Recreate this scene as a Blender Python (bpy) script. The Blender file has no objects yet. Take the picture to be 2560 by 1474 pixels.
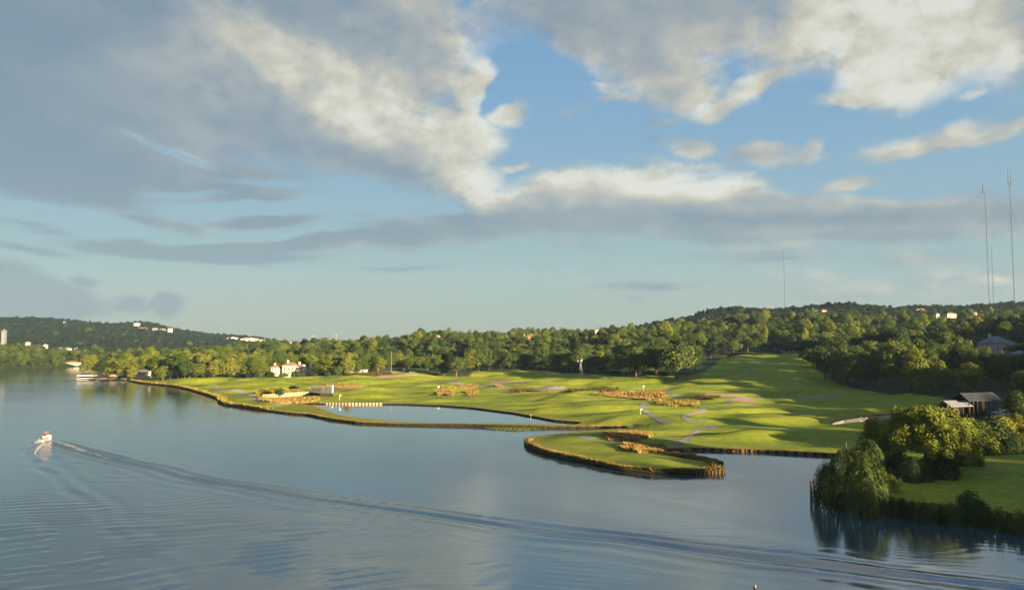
import bpy, bmesh, math, random
import numpy as np
from mathutils import Vector, Matrix, noise as mnoise

SC = bpy.context.scene
COL = SC.collection
RNG = np.random.default_rng(7)
random.seed(7)

# ------------------------------------------------------------------ camera
F = 1950.0                       # focal length in photograph pixels (2560 wide)
HOR = 862.0                      # row of the level horizon
CH = 28.0                        # the camera stands on a bridge deck 28 m above the river
PITCH = math.atan((HOR - 737.0) / F)
cam = bpy.data.cameras.new('camera')
cam.sensor_width = 36.0
cam.lens = F / 2560.0 * 36.0
cam.clip_start = 0.5
cam.clip_end = 60000
cam_o = bpy.data.objects.new('camera', cam)
COL.objects.link(cam_o)
cam_o.location = (0, 0, CH)
cam_o.rotation_euler = (math.radians(90) + PITCH, 0, 0)
SC.camera = cam_o

def ray(px, py):
    a = (px - 1280.0) / F
    b = (737.0 - py) / F
    c, s = math.cos(PITCH), math.sin(PITCH)
    return np.array([a, c - b * s, s + b * c])

def at(px, py, z=0.0):
    """world point on the level z that the photograph shows at a pixel"""
    d = ray(px, py)
    t = (z - CH) / d[2]
    return np.array([d[0] * t, d[1] * t, z])

def far(px, py, dist):
    """world point at a forward distance"""
    d = ray(px, py)
    t = dist / d[1]
    return np.array([d[0] * t, dist, CH + d[2] * t])

# ------------------------------------------------------------------ light and exposure
SUN_AZ = math.radians(137)       # clockwise from the view direction: behind, to the right
SUN_EL = math.radians(7.8)
SC.view_settings.view_transform = 'Standard'
SC.view_settings.look = 'None'
SC.view_settings.gamma = 1.0
SC.view_settings.use_curve_mapping = False
SC.view_settings.exposure = 2.25
SC.render.engine = 'CYCLES'
SC.cycles.use_denoising = True
SC.cycles.max_bounces = 8
SC.cycles.transparent_max_bounces = 8
SC.cycles.volume_bounces = 0
SKY_K = 0.80 / (2 ** 2.25)         # sky radiance is given in display terms

sun = bpy.data.lights.new('sun', 'SUN')
sun.energy = 5.0
sun.angle = math.radians(0.6)
sun.color = (1.0, 0.79, 0.50)
sun_o = bpy.data.objects.new('sun', sun)
COL.objects.link(sun_o)
sdir = Vector((math.sin(SUN_AZ) * math.cos(SUN_EL), math.cos(SUN_AZ) * math.cos(SUN_EL), math.sin(SUN_EL)))
sun_o.rotation_euler = sdir.to_track_quat('Z', 'Y').to_euler()
sun_o.location = (300, -300, 400)

def lin(r, g, b):
    f = lambda c: ((c / 255 + 0.055) / 1.055) ** 2.4 if c > 10 else c / 255 / 12.92
    return (f(r), f(g), f(b), 1.0)

class N:
    """small node-tree builder"""
    def __init__(self, tree):
        self.t = tree
        tree.nodes.clear()
    def new(self, kind, **kw):
        n = self.t.nodes.new(kind)
        for k, v in kw.items():
            setattr(n, k, v)
        return n
    def put(self, sock, v):
        if isinstance(v, bpy.types.NodeSocket):
            self.t.links.new(v, sock)
        else:
            sock.default_value = v
    def math(self, op, a, b=None, c=None, clamp=False):
        n = self.new('ShaderNodeMath', operation=op, use_clamp=clamp)
        for i, v in enumerate((a, b, c)):
            if v is not None:
                self.put(n.inputs[i], v)
        return n.outputs[0]
    def vec(self, op, a, b=None, c=None):
        n = self.new('ShaderNodeVectorMath', operation=op)
        for i, v in enumerate((a, b, c)):
            if v is not None:
                if op == 'SCALE' and i == 1:
                    self.put(n.inputs['Scale'], v)
                else:
                    self.put(n.inputs[i], v)
        return n.outputs['Value'] if op in ('LENGTH', 'DOT_PRODUCT', 'DISTANCE') else n.outputs[0]
    def xyz(self, v):
        n = self.new('ShaderNodeSeparateXYZ'); self.put(n.inputs[0], v)
        return n.outputs
    def comb(self, x, y, z=0.0):
        n = self.new('ShaderNodeCombineXYZ')
        for i, v in enumerate((x, y, z)):
            self.put(n.inputs[i], v)
        return n.outputs[0]
    def noise(self, v, scale, detail=4.0, rough=0.5, lac=2.0, dist=0.0, color=False, dims='3D'):
        n = self.new('ShaderNodeTexNoise', noise_dimensions=dims)
        self.put(n.inputs['Vector'], v)
        n.inputs['Scale'].default_value = scale
        n.inputs['Detail'].default_value = detail
        n.inputs['Roughness'].default_value = rough
        n.inputs['Lacunarity'].default_value = lac
        n.inputs['Distortion'].default_value = dist
        return n.outputs['Color' if color else 'Fac']
    def map(self, v, a, b, c=0.0, d=1.0, smooth=True):
        n = self.new('ShaderNodeMapRange', interpolation_type='SMOOTHSTEP' if smooth else 'LINEAR')
        n.clamp = True
        self.put(n.inputs['Value'], v)
        n.inputs['From Min'].default_value = a
        n.inputs['From Max'].default_value = b
        n.inputs['To Min'].default_value = c
        n.inputs['To Max'].default_value = d
        return n.outputs[0]
    def mix(self, f, a, b, blend='MIX'):
        n = self.new('ShaderNodeMix', data_type='RGBA', blend_type=blend)
        self.put(n.inputs[0], f); self.put(n.inputs[6], a); self.put(n.inputs[7], b)
        return n.outputs[2]
    def ramp(self, v, stops, interp='LINEAR'):
        n = self.new('ShaderNodeValToRGB')
        r = n.color_ramp
        r.interpolation = interp
        while len(r.elements) < len(stops):
            r.elements.new(0.5)
        for e, (p, c) in zip(r.elements, stops):
            e.position = p; e.color = c
        self.put(n.inputs[0], v)
        return n.outputs[0]
    def link(self, a, b):
        self.t.links.new(a, b)

# ------------------------------------------------------------------ sky
def azel(px, py):
    d = ray(px, py); d = d / np.linalg.norm(d)
    return math.atan2(d[0], d[1]), math.asin(d[2])

# cloud masses: centre, half-width, half-height (photograph pixels), tilt in degrees (clockwise), weight
CLOUDS = [
 # the great mass on the left and its bulging right edge
 (250, 120, 640, 330, 0, 2.2), (60, 380, 420, 110, 6, 1.8), (640, 130, 470, 260, 20, 2.0), (900, 330, 330, 130, 14, 1.8),
 (480, 440, 330, 70, 4, 1.5), (1000, 120, 200, 190, 10, 1.7), (1120, 440, 150, 70, 8, 1.6), (1165, 330, 105, 110, 0, 1.6),
 (1190, 200, 75, 60, -30, 1.3), (1280, 285, 58, 40, 10, 1.3), (1190, 480, 60, 40, 30, 1.3), (260, 505, 210, 22, 2, 1.2),
 (1290, 432, 55, 12, 0, 1.1), (640, 495, 160, 20, -3, 1.1),
 # the long band of stratus
 (420, 562, 180, 22, 7, 1.5), (660, 556, 165, 18, -3, 1.5), (500, 628, 330, 26, 1, 1.9), (760, 602, 260, 28, -4, 1.8), (1000, 588, 260, 40, -4, 1.5),
 (1230, 548, 240, 70, -8, 1.8), (1520, 510, 300, 85, -2, 2.0), (1780, 500, 200, 70, 6, 1.8), (2000, 545, 380, 58, 3, 2.0),
 (2380, 545, 320, 58, 0, 1.7), (2160, 590, 320, 30, 2, 1.3), (1620, 447, 220, 30, -3, 1.2), (1750, 575, 260, 34, 5, 1.3),
 (60, 628, 150, 9, 2, 0.85), (910, 538, 40, 8, -10, 0.8), (985, 557, 38, 9, 3, 0.8), (960, 625, 110, 8, 0, 0.75),
 (110, 583, 70, 6, 4, 0.7), (20, 558, 50, 6, 6, 0.7), (1000, 675, 130, 9, -2, 0.9), (660, 662, 30, 6, 3, 0.75), (835, 672, 70, 4, 2, .65),
 # upper right
 (1460, 60, 330, 110, 4, 1.8), (1700, 40, 330, 100, 0, 1.6), (1620, 150, 210, 80, 16, 1.4), (1700, 230, 130, 60, 10, 1.3), (1790, 270, 80, 28, -20, 1.2),
 (1900, 190, 160, 40, -24, 1.3), (2010, 60, 240, 110, -10, 1.5), (2270, 100, 200, 150, 10, 2.4), (2180, 225, 110, 30, 0, 1.4), (2400, 140, 200, 80, 0, 1.4), (2520, 60, 160, 160, 0, 1.4),
 (2330, 200, 160, 30, 4, 1.1), (2500, 210, 60, 14, 4, 0.8), (2440, 247, 40, 12, 0, 0.8), (1520, 205, 60, 12, 4, .9), (1520, 245, 60, 9, 0, .95), (1560, 235, 90, 18, 14, .8), (1420, 270, 40, 10, -8, .6),
 # small fair-weather scraps
 (1735, 374, 55, 20, 4, 1.1), (1890, 395, 110, 32, 4, 1.25), (2020, 392, 50, 24, -22, 1.1), (1780, 408, 190, 14, 2, .8), (1660, 320, 40, 9, 0, .8), (1640, 366, 60, 9, 4, .7),
 (2340, 352, 130, 32, -4, 1.3), (2250, 380, 90, 20, -8, 1.1), (2480, 345, 110, 17, -2, 1.15), (2140, 460, 85, 13, -6, 1.0),
 # low clouds over the hills
 (60, 715, 120, 52, 14, 1.7), (100, 760, 200, 40, 4, 1.7), (190, 750, 90, 40, 10, 1.5), (-60, 760, 130, 70, 0, 1.6), (425, 757, 52, 34, 0, 1.6), (335, 757, 50, 24, 0, 1.4), (222, 706, 34, 17, 0, 1.2), (480, 745, 14, 8, 0, .6),
 (1970, 655, 130, 14, 1, .95), (1900, 632, 230, 24, 0, .8), (1640, 718, 170, 13, -2, .95), (1600, 750, 40, 8, 0, .7), (2330, 655, 160, 20, 1, .8), (2400, 700, 220, 26, -2, .9), (2300, 725, 330, 20, 0, .75), (1420, 610, 90, 18, 14, .7), (1520, 672, 40, 5, 0, .6), (1440, 690, 50, 5, 0, .6), (1305, 668, 16, 7, 0, .55),
 (1960, 700, 260, 20, 0, .55),
]
GAPS = [(420, 362, 95, 8, 21, 0.95), (620, 455, 110, 9, 3, 0.6), (480, 478, 90, 7, -6, .5), (180, 545, 260, 12, 3, .8), (700, 524, 260, 11, -2, .8), (1060, 524, 130, 11, 6, .8), (640, 592, 200, 6, -6, .9), (1340, 120, 90, 60, 28, .8), (1930, 100, 110, 40, -28, .2), (1255, 240, 26, 30, 0, .9)]
# sunlit parts
LIT = [
 (90, 750, 280, 80, 0, -.55), (400, 757, 130, 50, 0, -.55), (222, 706, 50, 24, 0, -.4), (1000, 672, 150, 14, 0, -.4), (1640, 718, 180, 16, 0, -.25), (1970, 656, 150, 14, 0, -.3),
 (700, 330, 560, 170, 8, .42), (380, 120, 420, 170, 10, .32), (900, 90, 300, 140, 0, .3),
 (600, 60, 160, 60, 32, 0.85), (720, 160, 210, 42, 33, 1.0), (860, 235, 170, 40, 24, 0.9), (540, 150, 120, 70, 10, .55), (1020, 300, 170, 70, 12, .7), (1190, 375, 90, 85, 0, 1.25), (1150, 450, 110, 50, 10, 1.0), (1205, 495, 55, 35, 0, .9),
 (1180, 150, 80, 80, 0, .8), (1230, 180, 60, 50, 0, .75), (1290, 285, 70, 40, 0, .9), (1060, 60, 100, 70, 0, .45), (1000, 180, 220, 130, 0, .35),
 (1540, 455, 200, 40, -3, .9), (1730, 470, 130, 30, -6, .95), (1850, 478, 180, 34, 8, .95), (1400, 470, 160, 34, -3, .7), (2050, 575, 330, 14, 3, .5), (2250, 500, 400, 14, 0, .4),
 (2270, 90, 170, 150, 14, 1.5), (2200, 215, 150, 45, 0, 1.0), (2050, 40, 240, 60, -4, .9), (1900, 190, 170, 40, -24, 1.0), (1760, 240, 110, 60, 0, .8), (1560, 130, 250, 60, 0, .6), (1500, 40, 400, 100, 0, .45), (2450, 100, 200, 150, 0, .8), (2350, 190, 200, 50, 0, .8),
 (1900, 390, 220, 50, 0, .55), (2340, 355, 260, 50, 0, .65), (2140, 460, 100, 20, 0, .5), (1540, 230, 100, 40, 0, .9), (1290, 432, 60, 14, 0, .8), (1735, 372, 60, 20, 0, 0.5),
 (2375, 682, 18, 12, 0, .9), (2480, 705, 24, 9, 0, .8), (1900, 620, 200, 12, 0, .45), (420, 556, 170, 14, 7, .4),
]

def build_world():
    w = bpy.data.worlds.new('World')
    SC.world = w
    w.use_nodes = True
    n = N(w.node_tree)
    d = n.new('ShaderNodeTexCoord').outputs['Generated']
    s = n.xyz(d)
    az = n.math('ARCTAN2', s[0], s[1])
    el = n.math('ARCSINE', s[2])
    # texture of the clouds: flattened toward the horizon, where the deck is seen edge-on
    e0 = n.math('MAXIMUM', el, -0.05)
    flat = n.math('ADD', n.math('MULTIPLY', e0, 1.35), n.math('MULTIPLY', n.math('SUBTRACT', 1.0, n.math('POWER', 2.718, n.math('MULTIPLY', e0, -9.0))), 0.30))
    deck = n.comb(n.math('SINE', az), n.math('COSINE', az), flat)
    warp = n.xyz(n.vec('SUBTRACT', n.noise(deck, 7.0, 5, 0.55, color=True), (0.5, 0.5, 0.5)))
    big = n.xyz(n.vec('SUBTRACT', n.noise(deck, 2.6, 2, 0.5, color=True), (0.5, 0.5, 0.5)))
    az2 = n.math('ADD', n.math('MULTIPLY_ADD', warp[0], 0.10, az), n.math('MULTIPLY', big[0], 0.04))
    el2 = n.math('ADD', n.math('MULTIPLY_ADD', warp[1], n.math('MULTIPLY_ADD', n.math('MINIMUM', e0, 0.4), 0.18, 0.012), el), n.math('MULTIPLY', big[1], 0.015))
    p = n.comb(az2, el2, 0.0)

    def blobs(items, soft, p, union=False):
        acc = None
        for (cx, cy, rx, ry, rot, wt) in items:
            a, e = azel(cx, cy)
            m = n.new('ShaderNodeMapping', vector_type='TEXTURE')
            n.put(m.inputs[0], p)
            m.inputs['Location'].default_value = (a, e, 0)
            m.inputs['Rotation'].default_value = (0, 0, -math.radians(rot))
            k = 1.0 / F / (max(0.4, 1 - 0.42 / wt) if union else soft)
            m.inputs['Scale'].default_value = (rx * k * math.cos(a), ry * k, 1)
            g = n.new('ShaderNodeTexGradient', gradient_type='SPHERICAL')
            n.link(m.outputs[0], g.inputs[0])
            if acc is None:
                acc = n.math('MULTIPLY', g.outputs['Fac'], wt)
            elif union:
                acc = n.math('SMOOTH_MAX', acc, n.math('MULTIPLY', g.outputs['Fac'], wt), 0.16)
            else:
                acc = n.math('MULTIPLY_ADD', g.outputs['Fac'], wt, acc)
        return acc
    cov = blobs(CLOUDS, 0.6, p, True)
    gap = blobs(GAPS, 0.55, p)
    lit = blobs(LIT, 0.55, p)
    cov = n.math('SUBTRACT', n.math('MINIMUM', cov, 1.25), n.math('MULTIPLY', gap, 1.15))
    # elsewhere in the sky: the same broken cloud, from noise alone
    inview = n.math('MULTIPLY', n.map(n.math('ABSOLUTE', az), 0.62, 0.95, 1, 0), n.map(el, 0.42, 0.62, 1, 0))
    loose = n.map(n.noise(deck, 2.2, 3, 0.5), 0.42, 0.62, 0.0, 1.1)
    cov = n.math('ADD', n.math('MULTIPLY', cov, inview), n.math('MULTIPLY', loose, n.math('SUBTRACT', 1.0, inview)))
    fine = n.noise(deck, 12.0, 8, 0.60)
    fine2 = n.noise(n.vec('ADD', deck, (0.020, -0.012, 0.022)), 12.0, 5, 0.58)
    cov = n.math('ADD', cov, n.math('MULTIPLY', n.math('SUBTRACT', fine, 0.5), 0.95))
    cover = n.map(cov, 0.22, 0.95)
    # clear sky
    sky = n.new('ShaderNodeTexSky', sky_type='NISHITA')
    sky.sun_disc = False
    sky.sun_elevation = SUN_EL
    sky.sun_rotation = SUN_AZ
    sky.altitude = 200
    sky.air_density = 1.0
    sky.dust_density = 1.2
    sky.ozone_density = 1.5
    nish = n.new('ShaderNodeBackground')
    n.link(sky.outputs[0], nish.inputs[0]); nish.inputs[1].default_value = 0.05
    e01 = n.map(el, 0.0, 0.55, 0, 1, smooth=False)
    clear = n.ramp(e01, [(0.0, lin(178, 184, 168)), (0.08, lin(170, 188, 180)), (0.2, lin(158, 190, 197)), (0.34, lin(152, 190, 213)),
                         (0.55, lin(136, 182, 221)), (0.75, lin(124, 172, 218)), (1.0, lin(98, 146, 205))])
    # clouds: grey-blue undersides, cream where the low sun reaches them
    rimmed = n.map(cov, 0.45, 1.25, 1.0, 0.25)
    relief = n.math('MULTIPLY', n.math('SUBTRACT', fine, fine2), n.math('ADD', rimmed, n.map(lit, 0.3, 1.2, 0.0, 0.5)))
    soft = n.noise(deck, 4.2, 4, 0.5)
    light = n.math('ADD', n.math('ADD', n.math('MINIMUM', n.math('MULTIPLY', lit, 0.52), 0.8), n.math('MULTIPLY', relief, 1.5)), n.math('ADD', n.math('MULTIPLY', n.math('SUBTRACT', soft, 0.5), 0.75), n.math('MULTIPLY', n.math('SUBTRACT', fine, 0.5), 0.16)))
    light = n.math('ADD', light, n.math('MULTIPLY', n.math('SUBTRACT', 1.0, inview), 0.45))
    # thin edges are lighter than the thick bellies
    light = n.math('ADD', light, n.map(cov, 0.5, 1.2, 0.14, 0.0))
    light = n.math('ADD', light, n.map(az, -0.6, 0.4, -0.14, 0.17, smooth=False))
    ccol = n.ramp(light, [(0.0, lin(134, 154, 171)), (0.25, lin(156, 170, 180)), (0.5, lin(188, 192, 190)), (0.72, lin(219, 213, 195)), (0.88, lin(240, 235, 216)), (1.0, lin(250, 249, 236))])
    # toward the horizon clouds fade into the air
    ccol = n.mix(n.map(el, 0.0, 0.06, 0.25, 0.0), ccol, clear)
    col = n.mix(n.math('MULTIPLY', cover, 0.95), clear, ccol)
    bg = n.new('ShaderNodeBackground')
    n.link(col, bg.inputs[0]); bg.inputs[1].default_value = SKY_K
    mx = n.new('ShaderNodeMixShader'); mx.inputs[0].default_value = 0.94
    n.link(nish.outputs[0], mx.inputs[1]); n.link(bg.outputs[0], mx.inputs[2])
    out = n.new('ShaderNodeOutputWorld')
    n.link(mx.outputs[0], out.inputs[0])
    w.cycles.sampling_method = 'MANUAL'
    w.cycles.sample_map_resolution = 512
build_world()

# ------------------------------------------------------------------ helpers for objects
def mesh_obj(name, verts, faces, mat=None, parent=None, smooth=False, attrs=None):
    me = bpy.data.meshes.new(name)
    if isinstance(faces, np.ndarray):
        nv, nf, k = len(verts), len(faces), faces.shape[1]
        me.vertices.add(nv)
        me.vertices.foreach_set('co', np.asarray(verts, np.float32).ravel())
        me.loops.add(nf * k)
        me.loops.foreach_set('vertex_index', faces.astype(np.int32).ravel())
        me.polygons.add(nf)
        me.polygons.foreach_set('loop_start', np.arange(0, nf * k, k, dtype=np.int32))
        me.update(calc_edges=True)
    else:
        me.from_pydata([tuple(map(float, v)) for v in verts], [], faces)
        me.update()
    if smooth:
        me.polygons.foreach_set('use_smooth', np.ones(len(me.polygons), bool))
    for k, v in (attrs or {}).items():
        a = me.attributes.new(k, 'FLOAT', 'POINT')
        a.data.foreach_set('value', np.asarray(v, np.float32))
    if mat:
        me.materials.append(mat)
    o = bpy.data.objects.new(name, me)
    COL.objects.link(o)
    if parent:
        o.parent = parent
    return o

def tag(o, label=None, cat=None, group=None, kind=None):
    if label: o['label'] = label
    if cat: o['category'] = cat
    if group: o['group'] = group
    if kind: o['kind'] = kind
    return o

def thing(name, label, cat, loc=(0, 0, 0), rz=0.0, group=None):
    o = bpy.data.objects.new(name, None)
    o.empty_display_size = 0.5
    COL.objects.link(o)
    o.location = tuple(float(v) for v in loc)
    o.rotation_euler = (0, 0, rz)
    return tag(o, label, cat, group)

class MB:
    """collects simple solids and links them as one mesh"""
    def __init__(self):
        self.v, self.f = [], []
    def add(self, verts, faces):
        b = len(self.v)
        self.v += [tuple(map(float, p)) for p in verts]
        self.f += [tuple(b + i for i in f) for f in faces]
        return self
    def box(self, x0, x1, y0, y1, z0, z1):
        v = [(x, y, z) for z in (z0, z1) for y in (y0, y1) for x in (x0, x1)]
        return self.add(v, [(0, 2, 3, 1), (4, 5, 7, 6), (0, 1, 5, 4), (2, 6, 7, 3), (0, 4, 6, 2), (1, 3, 7, 5)])
    def tube(self, pts, radii, n=6, cap=True):
        pts = [Vector(p) for p in pts]
        if not hasattr(radii, '__len__'): radii = [radii] * len(pts)
        rings, prev = [], None
        for i, p in enumerate(pts):
            d = (pts[min(i + 1, len(pts) - 1)] - pts[max(i - 1, 0)]).normalized()
            a = d.orthogonal().normalized() if prev is None else (prev - d * prev.dot(d)).normalized()
            prev = a
            b = d.cross(a)
            rings.append([p + (a * math.cos(2 * math.pi * k / n) + b * math.sin(2 * math.pi * k / n)) * radii[i] for k in range(n)])
        v = [q for r in rings for q in r]
        f = [(i * n + k, i * n + (k + 1) % n, (i + 1) * n + (k + 1) % n, (i + 1) * n + k) for i in range(len(pts) - 1) for k in range(n)]
        if cap:
            f += [tuple(reversed(range(n))), tuple(range((len(pts) - 1) * n, len(pts) * n))]
        return self.add(v, f)
    def cone(self, x, y, z0, z1, r0, r1, n=8):
        return self.tube([(x, y, z0), (x, y, z1)], [r0, r1], n)
    def gable(self, x0, x1, y0, y1, z0, h, axis='x', over=0.4, th=0.18):
        """a pitched roof of two thick slabs"""
        if axis == 'x':
            ym = (y0 + y1) / 2
            prof = [(y0 - over, z0 - over * h / (ym - y0)), (ym, z0 + h), (y1 + over, z0 - over * h / (ym - y0))]
            pts = [(x0 - over, a, b) for a, b in prof] + [(x1 + over, a, b) for a, b in prof]
        else:
            xm = (x0 + x1) / 2
            prof = [(x0 - over, z0 - over * h / (xm - x0)), (xm, z0 + h), (x1 + over, z0 - over * h / (xm - x0))]
            pts = [(a, y0 - over, b) for a, b in prof] + [(a, y1 + over, b) for a, b in prof]
        top = [(p[0], p[1], p[2] + th) for p in pts]
        v = pts + top
        f = [(0, 1, 4, 3), (1, 2, 5, 4), (6, 9, 10, 7), (7, 10, 11, 8), (0, 3, 9, 6), (2, 8, 11, 5),
             (0, 6, 7, 1), (1, 7, 8, 2), (3, 4, 10, 9), (4, 5, 11, 10)]
        return self.add(v, f)
    def hip(self, x0, x1, y0, y1, z0, h, over=0.5):
        x0 -= over; x1 += over; y0 -= over; y1 += over
        w, d = x1 - x0, y1 - y0
        k = min(w, d) / 2
        if w >= d: r = [(x0 + k, (y0 + y1) / 2), (x1 - k, (y0 + y1) / 2)]
        else: r = [((x0 + x1) / 2, y0 + k), ((x0 + x1) / 2, y1 - k)]
        v = [(x0, y0, z0), (x1, y0, z0), (x1, y1, z0), (x0, y1, z0), (r[0][0], r[0][1], z0 + h), (r[1][0], r[1][1], z0 + h)]
        v += [(a, b, z0 - 0.25) for a, b in ((x0, y0), (x1, y0), (x1, y1), (x0, y1))]
        if w >= d: f = [(0, 1, 5, 4), (1, 2, 5), (2, 3, 4, 5), (3, 0, 4)]
        else: f = [(0, 1, 4), (1, 2, 5, 4), (2, 3, 5), (3, 0, 4, 5)]
        f += [(6, 7, 1, 0), (7, 8, 2, 1), (8, 9, 3, 2), (9, 6, 0, 3), (9, 8, 7, 6)]
        return self.add(v, f)
    def build(self, name, mat, parent=None, smooth=False):
        return mesh_obj(name, self.v, self.f, mat, parent, smooth)

# ------------------------------------------------------------------ materials
def material(name):
    m = bpy.data.materials.new(name)
    m.use_nodes = True
    n = N(m.node_tree)
    out = n.new('ShaderNodeOutputMaterial')
    return m, n, out

def plain(name, col, rough=0.8, spec=0.2, metal=0.0, vary=0.25, scale=1.5, bump=0.0):
    """one base colour broken up by wear and dirt"""
    m, n, out = material(name)
    b = n.new('ShaderNodeBsdfPrincipled')
    co = n.new('ShaderNodeTexCoord').outputs['Object']
    f = n.noise(co, scale, 5, 0.6)
    f2 = n.noise(n.vec('MULTIPLY', co, (1, 1, 0.35)), scale * 0.22, 3, 0.5)
    k = n.math('ADD', n.map(f, 0.25, 0.75, 1 - vary, 1 + vary * 0.6, False), n.map(f2, 0.3, 0.7, -vary * 0.4, vary * 0.4, False))
    c = n.vec('SCALE', (col[0], col[1], col[2]), k)
    n.link(c, b.inputs['Base Color'])
    b.inputs['Roughness'].default_value = rough
    b.inputs['Specular IOR Level'].default_value = spec
    b.inputs['Metallic'].default_value = metal
    if bump:
        bp = n.new('ShaderNodeBump'); bp.inputs['Strength'].default_value = bump
        n.link(f, bp.inputs['Height']); n.link(bp.outputs[0], b.inputs['Normal'])
    n.link(b.outputs[0], out.inputs[0])
    return m

M = {}
M['timber_dark'] = plain('timber_dark', (0.024, 0.018, 0.013), 0.9, 0.1, vary=0.45, scale=2.0)  # dark brown timber, with shade of faces turned from the sun put into it
M['timber_pale'] = plain('timber_pale', (0.42, 0.32, 0.21), 0.9, 0.1, vary=0.3, scale=2.0)
M['post_brown'] = plain('post_brown', (0.13, 0.075, 0.04), 0.9, 0.1, vary=0.4, scale=3.0)
M['soil'] = plain('soil', (0.020, 0.016, 0.009), 0.95, 0.05, vary=0.5, scale=0.8)  # earth colour, darkened to carry the shade of the bank face
M['concrete'] = plain('concrete', (0.215, 0.205, 0.175), 0.9, 0.1, vary=0.25, scale=0.7)
M['sand'] = plain('sand', (0.42, 0.27, 0.16), 0.95, 0.05, vary=0.25, scale=0.5)

def grass_material():
    m, n, out = material('grass')
    b = n.new('ShaderNodeBsdfPrincipled')
    pos = n.new('ShaderNodeNewGeometry').outputs['Position']
    op = n.new('ShaderNodeAttribute', attribute_name='open').outputs['Fac']
    dry = n.new('ShaderNodeAttribute', attribute_name='dry').outputs['Fac']
    big = n.noise(pos, 0.022, 4, 0.55)
    mid = n.noise(pos, 0.13, 4, 0.6)
    fine = n.noise(pos, 2.2, 3, 0.7)
    lush = n.mix(n.map(big, 0.35, 0.65), (0.140, 0.210, 0.014, 1), (0.215, 0.242, 0.016, 1))
    rough = n.noise(n.vec('MULTIPLY', pos, (0.6, 1.3, 1)), 0.03, 4, 0.6)
    lush = n.mix(n.map(rough, 0.50, 0.54, 0, 0.6), lush, (0.12, 0.155, 0.012, 1))
    lush = n.mix(n.map(mid, 0.45, 0.75, 0, 0.7), lush, (0.235, 0.215, 0.022, 1))
    lush = n.mix(n.math('MULTIPLY', dry, n.map(mid, 0.2, 0.6, 0.4, 1.0)), lush, (0.30, 0.22, 0.03, 1))
    lush = n.mix(0.4, lush, n.ramp(fine, [(0.25, (0.12, 0.150, 0.010, 1)), (0.75, (0.28, 0.28, 0.022, 1))]))
    tuft = n.noise(n.vec('MULTIPLY', pos, (0.7, 1.0, 1.0)), 0.55, 5, 0.75)
    lush = n.vec('SCALE', lush, n.map(tuft, 0.3, 0.7, 0.68, 1.28, False))
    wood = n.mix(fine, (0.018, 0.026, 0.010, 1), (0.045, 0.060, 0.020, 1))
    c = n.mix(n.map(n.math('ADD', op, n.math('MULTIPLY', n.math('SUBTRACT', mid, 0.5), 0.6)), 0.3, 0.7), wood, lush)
    n.link(c, b.inputs['Base Color'])
    b.inputs['Roughness'].default_value = 0.85
    b.inputs['Specular IOR Level'].default_value = 0.15
    bp = n.new('ShaderNodeBump'); bp.inputs['Strength'].default_value = 0.5; bp.inputs['Distance'].default_value = 0.15
    n.link(n.noise(pos, 1.1, 4, 0.7), bp.inputs['Height']); n.link(bp.outputs[0], b.inputs['Normal'])
    n.link(b.outputs[0], out.inputs[0])
    return m
M['grass'] = grass_material()

def scrub_material():
    m, n, out = material('scrub')
    b = n.new('ShaderNodeBsdfPrincipled')
    pos = n.new('ShaderNodeNewGeometry').outputs['Position']
    f = n.noise(pos, 0.05, 6, 0.65)
    n.link(n.ramp(f, [(0.3, (0.018, 0.028, 0.010, 1)), (0.55, (0.04, 0.055, 0.018, 1)), (0.8, (0.10, 0.10, 0.045, 1))]), b.inputs['Base Color'])
    b.inputs['Roughness'].default_value = 0.95
    b.inputs['Specular IOR Level'].default_value = 0.05
    n.link(b.outputs[0], out.inputs[0])
    return m
M['scrub'] = scrub_material()

# ------------------------------------------------------------------ terrain
def P(*a): return at(*a)[:2]
SHORE_Z = 0.55
# the river's edge along the golf course: pixel and the level that pixel shows (water level or turf edge)
COURSE_EDGE = [(2760, 1375, 0), (2560, 1316, 0), (2454, 1298, 0), (2327, 1288, 0), (2225, 1268, 0), (2160, 1262, 0), (2098, 1256, 0), (2060, 1252, 0), (2042, 1235, 0),
    (2060, 1205, 0), (2110, 1175, 0), (2150, 1150, 0), (2130, 1142, 0), (2072, 1139, 0), (1920, 1131, 0), (1840, 1128, 0), (1729, 1125, 0), (1662, 1128, 0), (1676, 1134, 1.1), (1734, 1143, 1.1), (1785, 1150, 1.1), (1806, 1158, 1.1),
    (1812, 1170, 1.1), (1808, 1182, 0), (1760, 1185, 0), (1708, 1186, 0), (1632, 1185, 0), (1556, 1178, 0), (1480, 1162, 0), (1403, 1147, 0), (1352, 1133, 0), (1318, 1119, 0), (1309, 1110, 0), (1312, 1096, 1.0),
    (1330, 1090, 1.0), (1385, 1084, 1.0), (1461, 1076, 1.0), (1525, 1072, 1.0), (1575, 1069, .8), (1563, 1068, 0), (1461, 1070, 0), (1360, 1070, 0), (1222, 1068, 0), (1180, 1066, 0), (997, 1063, 0), (896, 1059, 0),
    (820, 1049, 0), (769, 1038, 0), (718, 1034, 0), (667, 1027, 0), (616, 1020, 0), (559, 1012, 0), (545, 1005, 0), (542, 997, 0), (520, 989, 0), (500, 983, 0), (470, 974, 0), (430, 966, 0), (390, 962, 0), (350, 958, 0),
    (318, 951, 0), (280, 949, 0), (230, 948, 0), (196, 946, 0)]
RIVER = [P(x, y, min(z, SHORE_Z)) for x, y, z in COURSE_EDGE]
RIVER = [np.array([175.0, -400.0]), np.array([165.0, 20.0])] + RIVER
RIVER += [np.array(p, float) for p in ((-352, 720), (-350, 800), (-385, 900), (-440, 1060), (-500, 1075))]
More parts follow.
